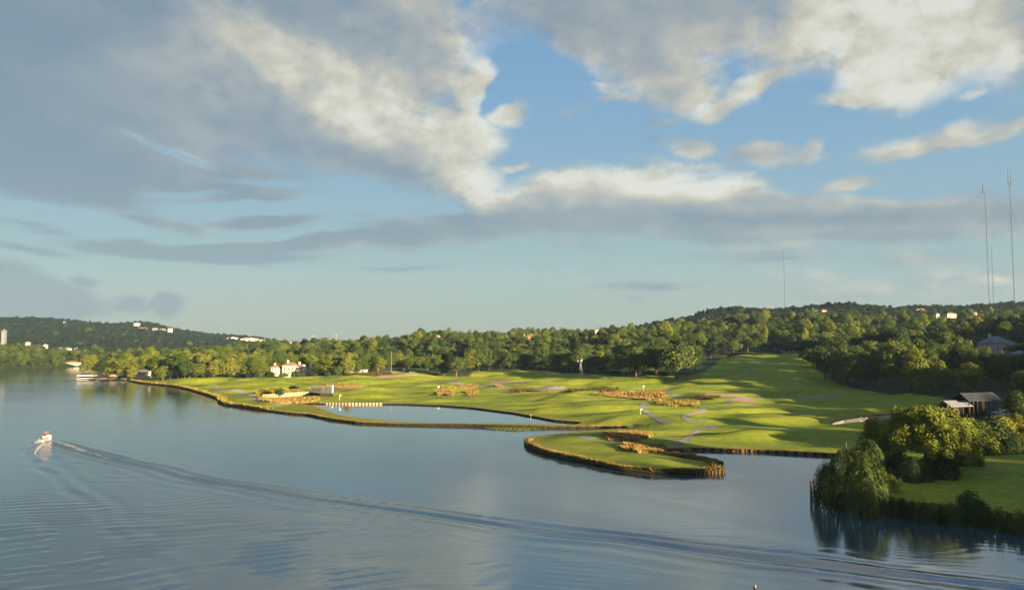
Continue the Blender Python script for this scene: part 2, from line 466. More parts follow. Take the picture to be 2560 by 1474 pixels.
RIVER += [P(190, 916), P(120, 918), P(60, 920.5), P(0, 922.5)] + [np.array(p, float) for p in ((-640, 780), (-680, 500), (-700, 200), (-760, -400))]
RIVER = np.array(RIVER)
POND_PX = [(751, 1007, 1.0), (817, 1010, 0), (870, 1011, 0), (957, 1011, 0), (1010, 1011.5, 0), (1100, 1015, 0), (1182, 1021, 0), (1283, 1034, 0), (1340, 1044, 0), (1385, 1053, 0), (1456, 1058, 0), (1440, 1060.5, .9), (1360, 1059.5, .9), (1207, 1057.5, .9), (1080, 1056, .9),
    (997, 1053, .9), (896, 1044, .9), (845, 1036, .9), (807, 1022, .9), (785, 1014, 1.0)]
POND = np.array([P(x, y, min(z, SHORE_Z)) for x, y, z in POND_PX])

def sdf(poly, x, y):
    """signed distance, positive outside the polygon"""
    x = np.asarray(x, float); y = np.asarray(y, float)
    best = np.full(x.shape, 1e18); inside = np.zeros(x.shape, bool)
    n = len(poly)
    for i in range(n):
        ax, ay = poly[i]; bx, by = poly[(i + 1) % n]
        dx, dy = bx - ax, by - ay
        t = np.clip(((x - ax) * dx + (y - ay) * dy) / (dx * dx + dy * dy + 1e-12), 0, 1)
        best = np.minimum(best, (x - ax - t * dx) ** 2 + (y - ay - t * dy) ** 2)
        if ay != by:
            c = (ay > y) != (by > y)
            inside ^= c & (x < dx * (y - ay) / dy + ax)
    d = np.sqrt(best)
    return np.where(inside, -d, d)

# bare-ground heights read off the photograph: pixel and forward distance
CTRL = [(px, py, d) for px, py, d in [
    (700, 945, 600), (860, 945, 590), (1060, 946, 585), (1180, 930, 630), (1300, 928, 635), (1450, 938, 590), (1600, 942, 540), (1700, 947, 490),
    (1770, 922, 545), (1800, 902, 590), (1900, 884, 640), (2000, 884, 620), (2040, 905, 545), (2080, 952, 450), (2150, 980, 396), (2260, 988, 371), (2340, 997, 350),
    (1900, 938, 470), (1900, 905, 545), (1900, 965, 430), (1960, 1000, 372), (1800, 985, 395), (2050, 1005, 360),
    (1650, 990, 400), (1500, 985, 410), (1330, 985, 420), (1150, 985, 420), (1000, 985, 420), (870, 985, 420), (1250, 965, 490), (1450, 965, 490), (1600, 965, 480), (1000, 960, 520), (800, 965, 500), (640, 975, 460), (560, 975, 460), (480, 955, 545), (400, 950, 575),
    (1700, 1050, 270), (1500, 1040, 285), (1900, 1060, 262), (2000, 1095, 222), (1600, 1100, 218), (1450, 1100, 218),
    (2100, 1062, 262), (2270, 1045, 262), (2400, 1030, 280), (2560, 1020, 290), (2200, 1150, 178), (2400, 1180, 160), (2560, 1200, 150), (2700, 1250, 130), (2560, 1120, 192),
    # woods and hills behind
    (300, 938, 690), (640, 925, 760), (1000, 905, 800), (1250, 888, 800), (1450, 880, 800), (1650, 872, 760), (1850, 868, 760), (2000, 850, 800), (2200, 850, 750), (2400, 850, 700), (2560, 855, 650),
    (1800, 818, 1000), (2000, 815, 1000), (2200, 818, 960), (2400, 822, 900), (2560, 825, 850), (2300, 930, 460), (2480, 930, 420), (2560, 910, 430), (2700, 884, 430),
    (1120, 853, 1100), (1200, 856, 1100), (1330, 856, 1100), (1400, 856, 1100), (1500, 855, 1080), (1600, 850, 1100), (1000, 861, 1150), (950, 865, 1200), (880, 869, 1250), (800, 875, 1300), (700, 880, 1400),
    (1640, 822, 1500), (1720, 800, 1520), (1760, 787, 1500), (1800, 777, 1500), (1850, 778, 1500), (1900, 784, 1550), (1980, 784, 1550), (2050, 772, 1500), (2120, 768, 1500), (2180, 770, 1500), (2210, 782, 1520), (2300, 780, 1600), (2400, 772, 1800), (2470, 768, 1900), (2560, 774, 1900), (2700, 780, 1900),
    (1720, 836, 1260), (1800, 830, 1260), (1900, 828, 1260), (2050, 827, 1260), (2200, 827, 1240), (2350, 827, 1200),
    (1000, 862, 1900), (1300, 862, 1900), (1600, 850, 2400), (1900, 850, 2400), (2200, 850, 2600), (2560, 850, 2800),
    (690, 866, 2600), (640, 855, 2600), (600, 840, 2600), (560, 845, 2600), (500, 847, 2550), (460, 842, 2500), (430, 828, 2500), (400, 819, 2500), (370, 812, 2500), (335, 812, 2500), (300, 816, 2500), (230, 814, 2450), (200, 808, 2400), (150, 803, 2400), (60, 802, 2400), (0, 803, 2400), (-200, 808, 2400), (-400, 820, 2400),
    (300, 850, 1900), (100, 850, 1900), (500, 870, 1900), (-200, 850, 1700), (150, 880, 1500), (30, 874, 1250), (100, 882, 1300), (-150, 868, 1200), (200, 895, 1300), (400, 885, 1500), (650, 880, 1800),
    (0, 862, 3600), (600, 862, 3600), (900, 862, 3200)]]
CTRL = np.array([far(*c) for c in CTRL])
EXTRA = np.array([(200, 20, 19), (235, 10, 25), (225, 90, 13), (245, 60, 17), (290, 0, 25), (295, 60, 20), (300, 100, 17), (300, 180, 16), (305, 260, 17), (300, 330, 18), (303, 400, 20), (312, 470, 22), (290, -100, 29), (400, 150, 48), (500, 60, 60), (260, -250, 30), (520, 450, 62), (600, 250, 70), (700, 700, 80), (1300, 900, 100), (1500, 1500, 100), (2200, 2500, 60), (3300, 3000, 60), (3300, 500, 90), (1500, 0, 80),
    (-1000, 300, 40), (-900, 700, 40), (-800, -200, 40), (-1500, 700, 70), (-3300, 1500, 80), (-3300, 3500, 60), (-1500, 4800, 40), (0, 5000, 30), (2500, 5000, 40), (-3300, -200, 80), (3300, -200, 90)], float)
SH = []
for i in range(2, 2 + len(COURSE_EDGE), 2):
    SH.append((*RIVER[i], SHORE_Z))
for p in POND[::3]:
    SH.append((*p, SHORE_Z))
CTRL = np.vstack([CTRL, EXTRA, np.array(SH)])
RC = 30.0
def _phi(r2): return np.sqrt(r2 + RC * RC)
_A = _phi((CTRL[:, None, 0] - CTRL[None, :, 0]) ** 2 + (CTRL[:, None, 1] - CTRL[None, :, 1]) ** 2)
_n = len(CTRL)
_K = np.zeros((_n + 1, _n + 1)); _K[:_n, :_n] = _A - np.eye(_n) * 3.0; _K[:_n, _n] = 1; _K[_n, :_n] = 1
_W = np.linalg.solve(_K, np.append(CTRL[:, 2], 0))

# the open ground of the golf course (no trees), by pixel and distance
OPEN = np.array([far(px, 862, d)[:2] for px, d in [(196, 650), (330, 598), (500, 600), (640, 602), (780, 594), (860, 600), (930, 640), (1060, 640), (1075, 590), (1170, 600), (1200, 640), (1300, 640), (1450, 596), (1600, 545), (1700, 500), (1765, 520), (1785, 560),
    (1800, 600), (1880, 650), (2010, 640), (2035, 560), (2040, 500), (2080, 445), (2150, 400), (2260, 375), (2340, 352), (2420, 300), (2460, 220), (2640, 205), (2760, 120)]] + [np.array(p, float) for p in ((90, 60), (-400, 60), (-400, 640))])

MOUNDS = [  # pixel, distance, half width (m), half depth (m), height
 (975, 560, 45, 22, 4.2), (1030, 575, 30, 16, 2.2), (900, 575, 40, 12, 2.0), (930, 452, 12, 6, 1.8), (1370, 478, 20, 7, 2.0), (1220, 468, 22, 7, 1.6), (1330, 455, 30, 7, 1.2), (1550, 452, 34, 9, 2.0), (1640, 436, 26, 7, 1.2),
 (735, 442, 12, 7, 2.2), (660, 520, 22, 9, 2.0), (500, 552, 22, 7, 1.6), (1450, 392, 16, 7, 1.3), (1120, 455, 18, 7, 1.2), (1800, 360, 26, 9, 1.5), (1900, 362, 30, 8, 1.4), (2000, 405, 34, 8, 2.2), (1950, 232, 18, 7, 1.3), (2050, 240, 16, 6, 1.3), (1860, 230, 10, 6, 1.0),
 (1720, 415, 26, 8, 1.4), (1500, 330, 18, 7, 0.9), (1600, 300, 14, 6, 0.8), (1560, 243, 10, 5, 0.7), (1700, 300, 12, 5, .8), (1730, 470, 30, 12, 1.5), (1870, 505, 26, 10, 1.2), (1330, 545, 40, 14, 1.6), (1480, 520, 40, 10, 1.3),
]
MOUNDS = [(*far(px, 862, d)[:2], a, b, h) for px, d, a, b, h in MOUNDS]

def vnoise(x, y, seed=0):
    """smooth value noise, vectorised"""
    xi = np.floor(x).astype(np.int64); yi = np.floor(y).astype(np.int64)
    fx = x - xi; fy = y - yi
    fx = fx * fx * (3 - 2 * fx); fy = fy * fy * (3 - 2 * fy)
    def h(a, b):
        v = (a * 374761393 + b * 668265263 + seed * 974634777) & 0xffffffff
        v = ((v ^ (v >> 13)) * 1274126177) & 0xffffffff
        return ((v ^ (v >> 16)) & 0xffff) / 65535.0
    return (h(xi, yi) * (1 - fx) + h(xi + 1, yi) * fx) * (1 - fy) + (h(xi, yi + 1) * (1 - fx) + h(xi + 1, yi + 1) * fx) * fy

def height(x, y):
    x = np.asarray(x, float); y = np.asarray(y, float)
    sh = x.shape
    x = x.ravel(); y = y.ravel()
    z = np.empty(len(x))
    for a in range(0, len(x), 20000):
        s = slice(a, a + 20000)
        z[s] = _phi((x[s, None] - CTRL[None, :, 0]) ** 2 + (y[s, None] - CTRL[None, :, 1]) ** 2) @ _W[:_n] + _W[_n]
    dr = sdf(RIVER, x, y); dp = sdf(POND, x, y)
    d = np.minimum(dr, dp)
    course = (x > -420) & (y < 800) & (x < 330)
    # rolling turf
    k = np.clip((d - 3) / 12, 0, 1) * np.clip((900 - y) / 150, 0, 1)
    u = x / 24.0 + 0.25 * y / 24; v = y / 12.0
    roll = (vnoise(u, v, 1) - 0.5) * 3.4 + (vnoise(u * 2.1 + 9, v * 2.3, 2) - 0.5) * 1.5
    z = z + k * roll * np.clip(0.35 + (y - 150) / 300, 0.35, 1.0)
    for mx, my, a, b, h in MOUNDS:
        q = ((x - mx) / a) ** 2 + ((y - my) / b) ** 2
        z += h * np.exp(-q * 1.2) * np.clip(d / 6, 0, 1)
    zc = np.maximum(z, SHORE_Z - 0.1)
    zc = np.where(d < 10, zc * np.clip(d / 10, 0, 1) + (SHORE_Z) * (1 - np.clip(d / 10, 0, 1)), zc)
    # uneven hills
    far_k = np.clip((y - 700) / 300, 0, 1)
    zn = z + far_k * ((vnoise(x / 90, y / 90, 5) - 0.5) * 9 + (vnoise(x / 35, y / 35, 6) - 0.5) * 4)
    zn = np.minimum(zn, 0.30 * dr + 0.2)
    w = np.clip((y - 700) / 120, 0, 1)
    w = np.maximum(w, np.clip((-x - 380) / 40, 0, 1))
    out = zc * (1 - w) + zn * w
    out = np.where(d < 0, np.maximum(-2.5, d * 0.5) if True else 0, out)
    return out.reshape(sh)

def ground(x, y):
    return float(height(np.array([x]), np.array([y]))[0])

def hit(px, py, d0=60, d1=1500):
    """where the line of sight through a pixel meets the ground"""
    r = ray(px, py)
    ys = np.linspace(d0, d1, 1600)
    xs = r[0] / r[1] * ys; zs = CH + r[2] / r[1] * ys
    g = np.maximum(height(xs, ys), 0.0)
    k = np.argmax(zs <= g)
    if zs[k] > g[k]: k = len(ys) - 1
    return np.array([xs[k], ys[k], g[k]])

def clipped_sheet(x0, x1, y0, y1, step):
    """grid triangles cut off along the water's edge"""
    xs = np.arange(x0, x1 + step / 2, step); ys = np.arange(y0, y1 + step / 2, step)
    X, Y = np.meshgrid(xs, ys)
    D = np.minimum(sdf(RIVER, X, Y), sdf(POND, X, Y))
    nx, ny = len(xs), len(ys)
    idx = np.arange(nx * ny).reshape(ny, nx)
    q = np.stack([idx[:-1, :-1], idx[:-1, 1:], idx[1:, 1:], idx[1:, :-1]], -1).reshape(-1, 4)
    tri = np.concatenate([q[:, [0, 1, 2]], q[:, [0, 2, 3]]])
    px = X.ravel(); py = Y.ravel(); dd = D.ravel()
    s = (dd[tri] > 0).sum(1)
    full = tri[s == 3]
    extra_v, edge_id, part, rim = [], {}, [], []
    def cut(a, b):
        k = (min(a, b), max(a, b))
        if k not in edge_id:
            t = dd[a] / (dd[a] - dd[b])
            edge_id[k] = nx * ny + len(extra_v)
            extra_v.append((px[a] + t * (px[b] - px[a]), py[a] + t * (py[b] - py[a])))
        return edge_id[k]
    for t in tri[(s == 1) | (s == 2)]:
        a, b, c = (int(i) for i in t)
        while not (dd[a] > 0 and (dd[b] <= 0 or dd[c] > 0) and not (dd[a] > 0 and dd[b] > 0)):
            a, b, c = b, c, a
        if dd[c] <= 0:               # a dry; b, c wet
            i, j = cut(a, b), cut(a, c)
            part.append((a, i, j)); rim.append((i, j))
        else:                         # a, c dry; b wet
            i, j = cut(a, b), cut(b, c)
            part.append((a, i, j)); part.append((a, j, c)); rim.append((i, j))
    vx = np.append(px, [e[0] for e in extra_v]); vy = np.append(py, [e[1] for e in extra_v])
    faces = np.concatenate([full, np.array(part, np.int64)]) if part else full
    used = np.unique(faces)
    remap = -np.ones(len(vx), np.int64); remap[used] = np.arange(len(used))
    vx, vy = vx[used], vy[used]
    return vx, vy, remap[faces], remap[np.array(rim)] if rim else np.zeros((0, 2), int)

# golf course sheet
vx, vy, fc, rim = clipped_sheet(-400, 345, 90, 712, 2.5)
vz = height(vx + 0.0, vy)
vz[rim.ravel()] = SHORE_Z
edge_d = np.minimum(sdf(RIVER, vx, vy), sdf(POND, vx, vy))
open_d = -sdf(OPEN, vx, vy)
course = mesh_obj('golf_course_grass', np.stack([vx, vy, vz], 1), fc, M['grass'], smooth=True,
                  attrs={'open': np.clip(0.5 + open_d / 10, 0, 1), 'dry': np.clip(1 - edge_d / 9, 0, 1)})
tag(course, 'mown green golf course turf with rolling mounds beside the river', kind='structure')
# the bank below the turf's edge
rv = np.stack([vx[rim], vy[rim]], -1)                      # n,2,2
nb = len(rv)
bv = np.concatenate([np.dstack([rv, np.full((nb, 2), SHORE_Z - 0.003)]).reshape(-1, 3), np.dstack([rv, np.full((nb, 2), -1.5)]).reshape(-1, 3)])
bf = np.array([(2 * i, 2 * i + 1, 2 * nb + 2 * i + 1, 2 * nb + 2 * i) for i in range(nb)])
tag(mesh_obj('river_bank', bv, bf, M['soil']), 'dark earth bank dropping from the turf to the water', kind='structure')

# the wide terrain: hills, woods floor and far banks in one sheet to the horizon
xs = np.arange(-3600, 3601, 24.0); ys = np.arange(-420, 5200, 24.0)
X, Y = np.meshgrid(xs, ys)
Z = height(X, Y)
inside = (X > -390) & (X < 338) & (Y > 96) & (Y < 706)
Z = np.where(inside, np.minimum(Z, 0) - 5.0, Z)
Z = np.where((sdf(RIVER, X, Y) < 8), np.minimum(Z, -2.5), Z)
ny, nx = X.shape
idx = np.arange(nx * ny).reshape(ny, nx)
q = np.stack([idx[:-1, :-1], idx[:-1, 1:], idx[1:, 1:], idx[1:, :-1]], -1).reshape(-1, 4)
tag(mesh_obj('terrain', np.stack([X.ravel(), Y.ravel(), Z.ravel()], 1), q, M['scrub'], smooth=True), 'wooded hills and far banks', kind='structure')

# ------------------------------------------------------------------ water
def water_material(name, ripple, rough):
    m, n, out = material(name)
    b = n.new('ShaderNodeBsdfPrincipled')
    b.inputs['Base Color'].default_value = (0.030, 0.056, 0.066, 1)
    b.inputs['Roughness'].default_value = rough
    b.inputs['IOR'].default_value = 3.1
    b.inputs['Specular IOR Level'].default_value = 0.5
    pos = n.new('ShaderNodeNewGeometry').outputs['Position']
    p1 = n.vec('MULTIPLY', pos, (0.45, 1.0, 1.0))
    hgt = n.math('ADD', n.math('MULTIPLY', n.noise(p1, 1.1, 4, 0.65), 0.6), n.math('MULTIPLY', n.noise(n.vec('MULTIPLY', pos, (0.3, 0.8, 1)), 0.22, 3, 0.5), 1.2))
    calm = n.map(n.noise(pos, 0.012, 3, 0.5), 0.35, 0.65, 0.35, 1.0)
    chop = n.new('ShaderNodeAttribute', attribute_name='chop').outputs['Fac']
    n.link(n.math('MULTIPLY_ADD', chop, 0.10, rough), b.inputs['Roughness'])
    bp = n.new('ShaderNodeBump'); bp.inputs['Distance'].default_value = 0.12
    n.put(bp.inputs['Strength'], n.math('MULTIPLY_ADD', chop, 0.45, n.math('MULTIPLY', calm, ripple)))
    n.link(hgt, bp.inputs['Height']); n.link(bp.outputs[0], b.inputs['Normal'])
    n.link(b.outputs[0], out.inputs[0])
    return m
M['water'] = water_material('river_water', 0.36, 0.07)
M['pond_water'] = water_material('pond_water', 0.08, 0.04)

ARM_R = np.array([P(*p) for p in [(117, 1102), (150, 1110), (200, 1124), (300, 1152), (450, 1184), (600, 1213), (800, 1245), (1000, 1275), (1200, 1303), (1300, 1318), (1500, 1340), (1800, 1372), (2200, 1425), (2560, 1462), (2900, 1500)]])
ARM_L = np.array([P(*p) for p in [(112, 1103), (85, 1130), (100, 1145), (160, 1190), (240, 1250), (330, 1320), (450, 1410), (560, 1500), (700, 1620)]])

def to_line(line, x, y):
    """distance to a polyline, signed (positive to its left going along), and the run along it"""
    best = np.full(x.shape, 1e9); sgn = np.zeros(x.shape); run = np.zeros(x.shape); acc = 0.0
    for (ax, ay), (bx, by) in zip(line[:-1], line[1:]):
        dx, dy = bx - ax, by - ay; L = math.hypot(dx, dy)
        t = np.clip(((x - ax) * dx + (y - ay) * dy) / L ** 2, 0, 1)
        d = np.hypot(x - ax - t * dx, y - ay - t * dy)
        m = d < best
        best = np.where(m, d, best)
        sgn = np.where(m, np.sign(dx * (y - ay) - dy * (x - ax)), sgn)
        run = np.where(m, acc + t * L, run)
        acc += L
    return best * sgn, run

def churn(x, y):
    """how broken the surface is: between the arms of the wake and in its old, spread part"""
    dr_, run = to_line(ARM_R, x, y); dl_, _ = to_line(ARM_L, x, y)
    inside = np.clip((-dr_ + 1) / 3, 0, 1) * np.clip((dl_ + 1) / 3, 0, 1)
    ar = np.clip(1 - np.abs(dr_) / 4, 0, 1)
    return np.clip(inside * (0.35 + 0.9 * vnoise(x / 8, y / 8, 61)) * np.exp(-run / 190) + ar * 0.3, 0, 1)

def wake(x, y):
    h = np.zeros(x.shape)
    # right arm: a sharp leading crest, a train of followers on the near side
    d, run = to_line(ARM_R, x, y)
    wob = (vnoise(x / 14, y / 14, 11) - 0.5) * 2.2
    dd = d + wob * np.clip(run / 60, 0, 1)
    env = np.where(dd > 0, np.exp(-(dd / 3.0) ** 2), np.exp(-(-dd) / (1.7 + run * 0.016)))
    fade = np.clip(run / 3, 0, 1) * (0.55 + 0.45 * np.exp(-run / 120))
    h += 0.36 * fade * env * np.cos(2 * np.pi * dd / (3.3 + run * 0.006)) * (0.75 + 0.5 * vnoise(x / 9, y / 9, 12))
    # a low swell ahead of it
    h += 0.06 * fade * np.exp(-((dd - 6) / 4) ** 2)
    # left arm
    d, run = to_line(ARM_L, x, y)
    wob = (vnoise(x / 10, y / 10, 13) - 0.5) * 2.4
    dd = d + wob
    fade = np.clip(run / 6, 0, 1) * np.exp(-run / 110)
    env = np.where(dd > 0, np.exp(-dd / 3.2), np.exp(-(dd / 3.5) ** 2))
    h += 0.20 * fade * env * np.cos(2 * np.pi * dd / 4.2)
    # churned water between the arms
    dr_, run_ = to_line(ARM_R, x, y)
    mid_ = np.clip(-dr_ / 4, 0, 1) * np.clip(dd / 4, 0, 1) * np.exp(-run_ / 90)
    h += 0.10 * mid_ * (vnoise(x / 1.6 + y / 3, y / 2.4, 41) - 0.5)
    # feathered crests of older wake toward the near left
    wx_ = (vnoise(x / 17, y / 17, 15) - 0.5) * 9 + (vnoise(x / 6, y / 6, 14) - 0.5) * 2.2
    u = -0.42 * x + 0.907 * y + wx_
    grp = vnoise(x / 9 + y / 40, y / 22, 16) * vnoise(x / 5, y / 3.2, 19)
    env = np.clip((158 - y) / 60, 0, 1) * np.clip((14 - x) / 60, 0, 1) * np.clip(grp * 3.2 - 0.35, 0, 1)
    h += 0.15 * env * np.sin(2 * np.pi * u / 3.1)
    env2 = np.clip((150 - y) / 60, 0, 1)
    u2 = 0.22 * x + 0.975 * y + (vnoise(x / 11, y / 11, 17) - 0.5) * 7
    h += 0.020 * env2 * np.sin(2 * np.pi * u2 / 2.1) * np.clip(vnoise(x / 7, y / 9, 18) * 2 - .5, 0, 1)
    return h

st = 0.55
xs = np.arange(-190, 120.1, st); ys = np.arange(72, 262, st)
X, Y = np.meshgrid(xs, ys)
Zw = wake(X, Y)
edge = np.minimum.reduce([(X - xs[0]), (xs[-1] - X), (Y - ys[0]), (ys[-1] - Y)])
Zw *= np.clip(edge / 14, 0, 1)
ny, nx = X.shape
idx = np.arange(nx * ny).reshape(ny, nx)
q = np.stack([idx[:-1, :-1], idx[:-1, 1:], idx[1:, 1:], idx[1:, :-1]], -1).reshape(-1, 4)
V = np.stack([X.ravel(), Y.ravel(), Zw.ravel()], 1)
# the rest of the river: large flat faces around the rippled patch
bx = [-6000, xs[0], xs[-1], 6000]; by = [-3000, ys[0], ys[-1], 9000]
ov, of = [], []
for j in range(3):
    for i in range(3):
        if i == 1 and j == 1: continue
        b = len(V) + len(ov)
        ov += [(bx[i], by[j], 0), (bx[i + 1], by[j], 0), (bx[i + 1], by[j + 1], 0), (bx[i], by[j + 1], 0)]
        of.append((b, b + 1, b + 2, b + 3))
river = mesh_obj('river', np.vstack([V, np.array(ov, float)]), np.vstack([q, np.array(of)]), M['water'], smooth=True, attrs={'chop': np.append(churn(X, Y).ravel(), np.zeros(len(ov)))})
tag(river, 'wide calm river with the fading wake of a motorboat', kind='structure')
# pond behind its thin dyke
pc = POND.mean(0)
pp = POND + (POND - pc) / np.linalg.norm(POND - pc, axis=1)[:, None] * 0.8
tag(mesh_obj('pond', [(x, y, 0.06) for x, y in pp][::-1], [tuple(range(len(pp)))], M['pond_water']), 'long narrow pond on the golf course', kind='structure')

# ------------------------------------------------------------------ foliage
def leaf_material(name, dark, mid, light, hue_spread=1.0, trans=0.25):
    m, n, out = material(name)
    rnd = n.new('ShaderNodeObjectInfo').outputs['Random']
    co = n.new('ShaderNodeTexCoord').outputs['Object']
    f = n.noise(co, 0.45, 3, 0.6)
    k = n.math('ADD', n.math('MULTIPLY', n.math('SUBTRACT', rnd, 0.5), 0.75 * hue_spread), f)
    c = n.ramp(k, [(0.15, dark), (0.5, mid), (0.9, light)])
    g = n.noise(co, 2.4, 2, 0.5)
    c = n.vec('SCALE', c, n.map(g, 0.3, 0.7, 0.75, 1.25, False))
    d = n.new('ShaderNodeBsdfPrincipled'); n.link(c, d.inputs['Base Color'])
    d.inputs['Roughness'].default_value = 0.7; d.inputs['Specular IOR Level'].default_value = 0.15
    t = n.new('ShaderNodeBsdfTranslucent'); n.link(n.mix(0.6, c, (0.12, 0.14, 0.015, 1), 'MIX'), t.inputs[0])
    mx = n.new('ShaderNodeMixShader'); mx.inputs[0].default_value = trans
    n.link(d.outputs[0], mx.inputs[1]); n.link(t.outputs[0], mx.inputs[2])
    n.link(mx.outputs[0], out.inputs[0])
    return m
M['leaf_oak'] = leaf_material('oak_leaves', (0.022, 0.038, 0.010, 1), (0.046, 0.071, 0.016, 1), (0.088, 0.110, 0.023, 1))
M['leaf_green'] = leaf_material('pecan_leaves', (0.045, 0.074, 0.012, 1), (0.095, 0.125, 0.018, 1), (0.165, 0.168, 0.026, 1))
M['leaf_yellow'] = leaf_material('willow_leaves', (0.090, 0.112, 0.012, 1), (0.145, 0.160, 0.017, 1), (0.215, 0.200, 0.022, 1), 0.5, 0.3)
M['leaf_juniper_shaded'] = leaf_material('shaded_juniper_leaves', (0.006, 0.013, 0.009, 1), (0.011, 0.021, 0.013, 1), (0.022, 0.034, 0.017, 1))  # dark juniper green, with cloud shade on the far hills put into the colour
M['bark'] = plain('bark', (0.12, 0.085, 0.06), 0.95, 0.05, vary=0.4, scale=2.5)

def crown_mesh(name, rng, h, w, base, n_clump, n_leaf, leaf, mat, top=0.5, droop=0.0, clump_r=(0.16, 0.30)):
    """leaf faces gathered in clumps through an uneven crown; h total height, w full width, base = bare stem below"""
    ch = h - base
    cen, rad = [], []
    while len(cen) < n_clump:
        p = rng.uniform(-1, 1, 3)
        r = np.linalg.norm(p)
        if r > 1 or r < 0.35: continue
        zz = p[2]
        taper = 1.0 - top * max(0, zz) ** 1.5 - 0.15 * max(0, -zz) ** 2
        ang = math.atan2(p[1], p[0])
        lob = 0.84 + 0.16 * math.sin(3 * ang + h) + 0.10 * math.sin(5 * ang + w)
        cr = rng.uniform(*clump_r) * w * (0.8 + 0.4 * rng.random())
        cen.append((p[0] * taper * lob * (w / 2 - cr * 0.6), p[1] * taper * lob * (w / 2 - cr * 0.6), base + ch * 0.5 + zz * (ch / 2 - cr * 0.55)))
        rad.append(cr)
    cen = np.array(cen); rad = np.array(rad)
    pick = rng.choice(n_clump, n_leaf, p=rad ** 2 / (rad ** 2).sum())
    d = rng.normal(size=(n_leaf, 3)); d /= np.linalg.norm(d, axis=1)[:, None]
    d[:, 2] = np.where(d[:, 2] < -0.3, -d[:, 2] * 0.6, d[:, 2])
    rr = rad[pick] * rng.uniform(0.72, 1.06, n_leaf) ** 0.7
    pos = cen[pick] + d * rr[:, None] * np.array([1, 1, 0.82])
    if droop:
        pos[:, 2] -= droop * (rng.random(n_leaf) ** 1.5) * np.hypot(pos[:, 0], pos[:, 1]) / (w / 2)
        pos[:, 2] = np.maximum(pos[:, 2], 0.1)
    nrm = d + rng.normal(size=(n_leaf, 3)) * 0.55 + np.array([0, 0, 0.25])
    nrm /= np.linalg.norm(nrm, axis=1)[:, None]
    a = np.cross(nrm, rng.normal(size=(n_leaf, 3))); a /= np.linalg.norm(a, axis=1)[:, None] + 1e-9
    b = np.cross(nrm, a)
    s = (leaf * rng.uniform(0.6, 1.35, n_leaf))[:, None]
    v = np.stack([pos - a * s, pos - b * s * 0.62 + nrm * s * 0.15, pos + a * s, pos + b * s * 0.62 + nrm * s * 0.15], 1).reshape(-1, 3)
    f = np.arange(n_leaf * 4).reshape(-1, 4)
    me = bpy.data.meshes.new(name)
    me.vertices.add(len(v)); me.vertices.foreach_set('co', v.astype(np.float32).ravel())
    me.loops.add(n_leaf * 4); me.loops.foreach_set('vertex_index', f.astype(np.int32).ravel())
    me.polygons.add(n_leaf); me.polygons.foreach_set('loop_start', np.arange(0, n_leaf * 4, 4, dtype=np.int32))
    me.update(calc_edges=True)
    me.materials.append(mat)
    return me, cen

def trunk_mesh(name, rng, h, w, base, cen, r0):
    mb = MB()
    lean = rng.uniform(-0.04, 0.04, 2) * h
    fork = max(base * 1.15, h * 0.22)
    mid = (lean[0] * 0.5, lean[1] * 0.5, fork)
    mb.tube([(0, 0, -0.6), (lean[0] * .15, lean[1] * .15, 0.5), mid, (lean[0], lean[1], h * 0.72)], [r0 * 1.5, r0, r0 * 0.75, r0 * 0.15], 7)
    order = rng.permutation(len(cen))[:6]
    for k in order:
        c = cen[k]
        m = (mid[0] * 0.4 + c[0] * 0.5, mid[1] * 0.4 + c[1] * 0.5, fork + (c[2] - fork) * 0.45)
        z0 = fork * rng.uniform(0.75, 1.2)
        mb.tube([(mid[0] * z0 / fork, mid[1] * z0 / fork, z0), m, tuple(c)], [r0 * 0.42, r0 * 0.26, r0 * 0.07], 5)
    me = bpy.data.meshes.new(name)
    me.from_pydata(mb.v, [], mb.f); me.update()
    me.materials.append(M['bark'])
    return me

PROTO = {}
def proto(key, h, w, base, n_clump, n_leaf, leaf, mat, r0=0.35, seed=0, **kw):
    rng = np.random.default_rng(seed + 100)
    cm, cen = crown_mesh('crown', rng, h, w, base, n_clump, n_leaf, leaf, M[mat], **kw)
    tm = trunk_mesh('trunk', rng, h, w, base, cen, r0)
    PROTO[key] = (tm, cm, h, w)
for i in range(3):
    proto(f'oak{i}', (10, 13, 9)[i], (14, 11, 12.5)[i], (1.0, 1.6, 0.6)[i], (24, 18, 34)[i], 3600, 0.36, 'leaf_oak', 0.38, 10 + i, top=(0.25, 0.55, 0.4)[i], clump_r=[(0.13, 0.26), (0.18, 0.32), (0.10, 0.24)][i])
    proto(f'pecan{i}', 20, 13, 0.8, 40, 4600, 0.44, 'leaf_green', 0.42, 20 + i, top=0.45, clump_r=(0.15, 0.26))
    proto(f'juniper{i}', 7, 6.0, 0.6, 14, 1300, 0.26, 'leaf_juniper_shaded', 0.16, 30 + i, top=0.6, clump_r=(0.18, 0.3))
proto('goldcypress', 20, 15, 0.8, 40, 4600, 0.42, 'leaf_yellow', 0.45, 44, top=0.4, clump_r=(0.14, 0.25))
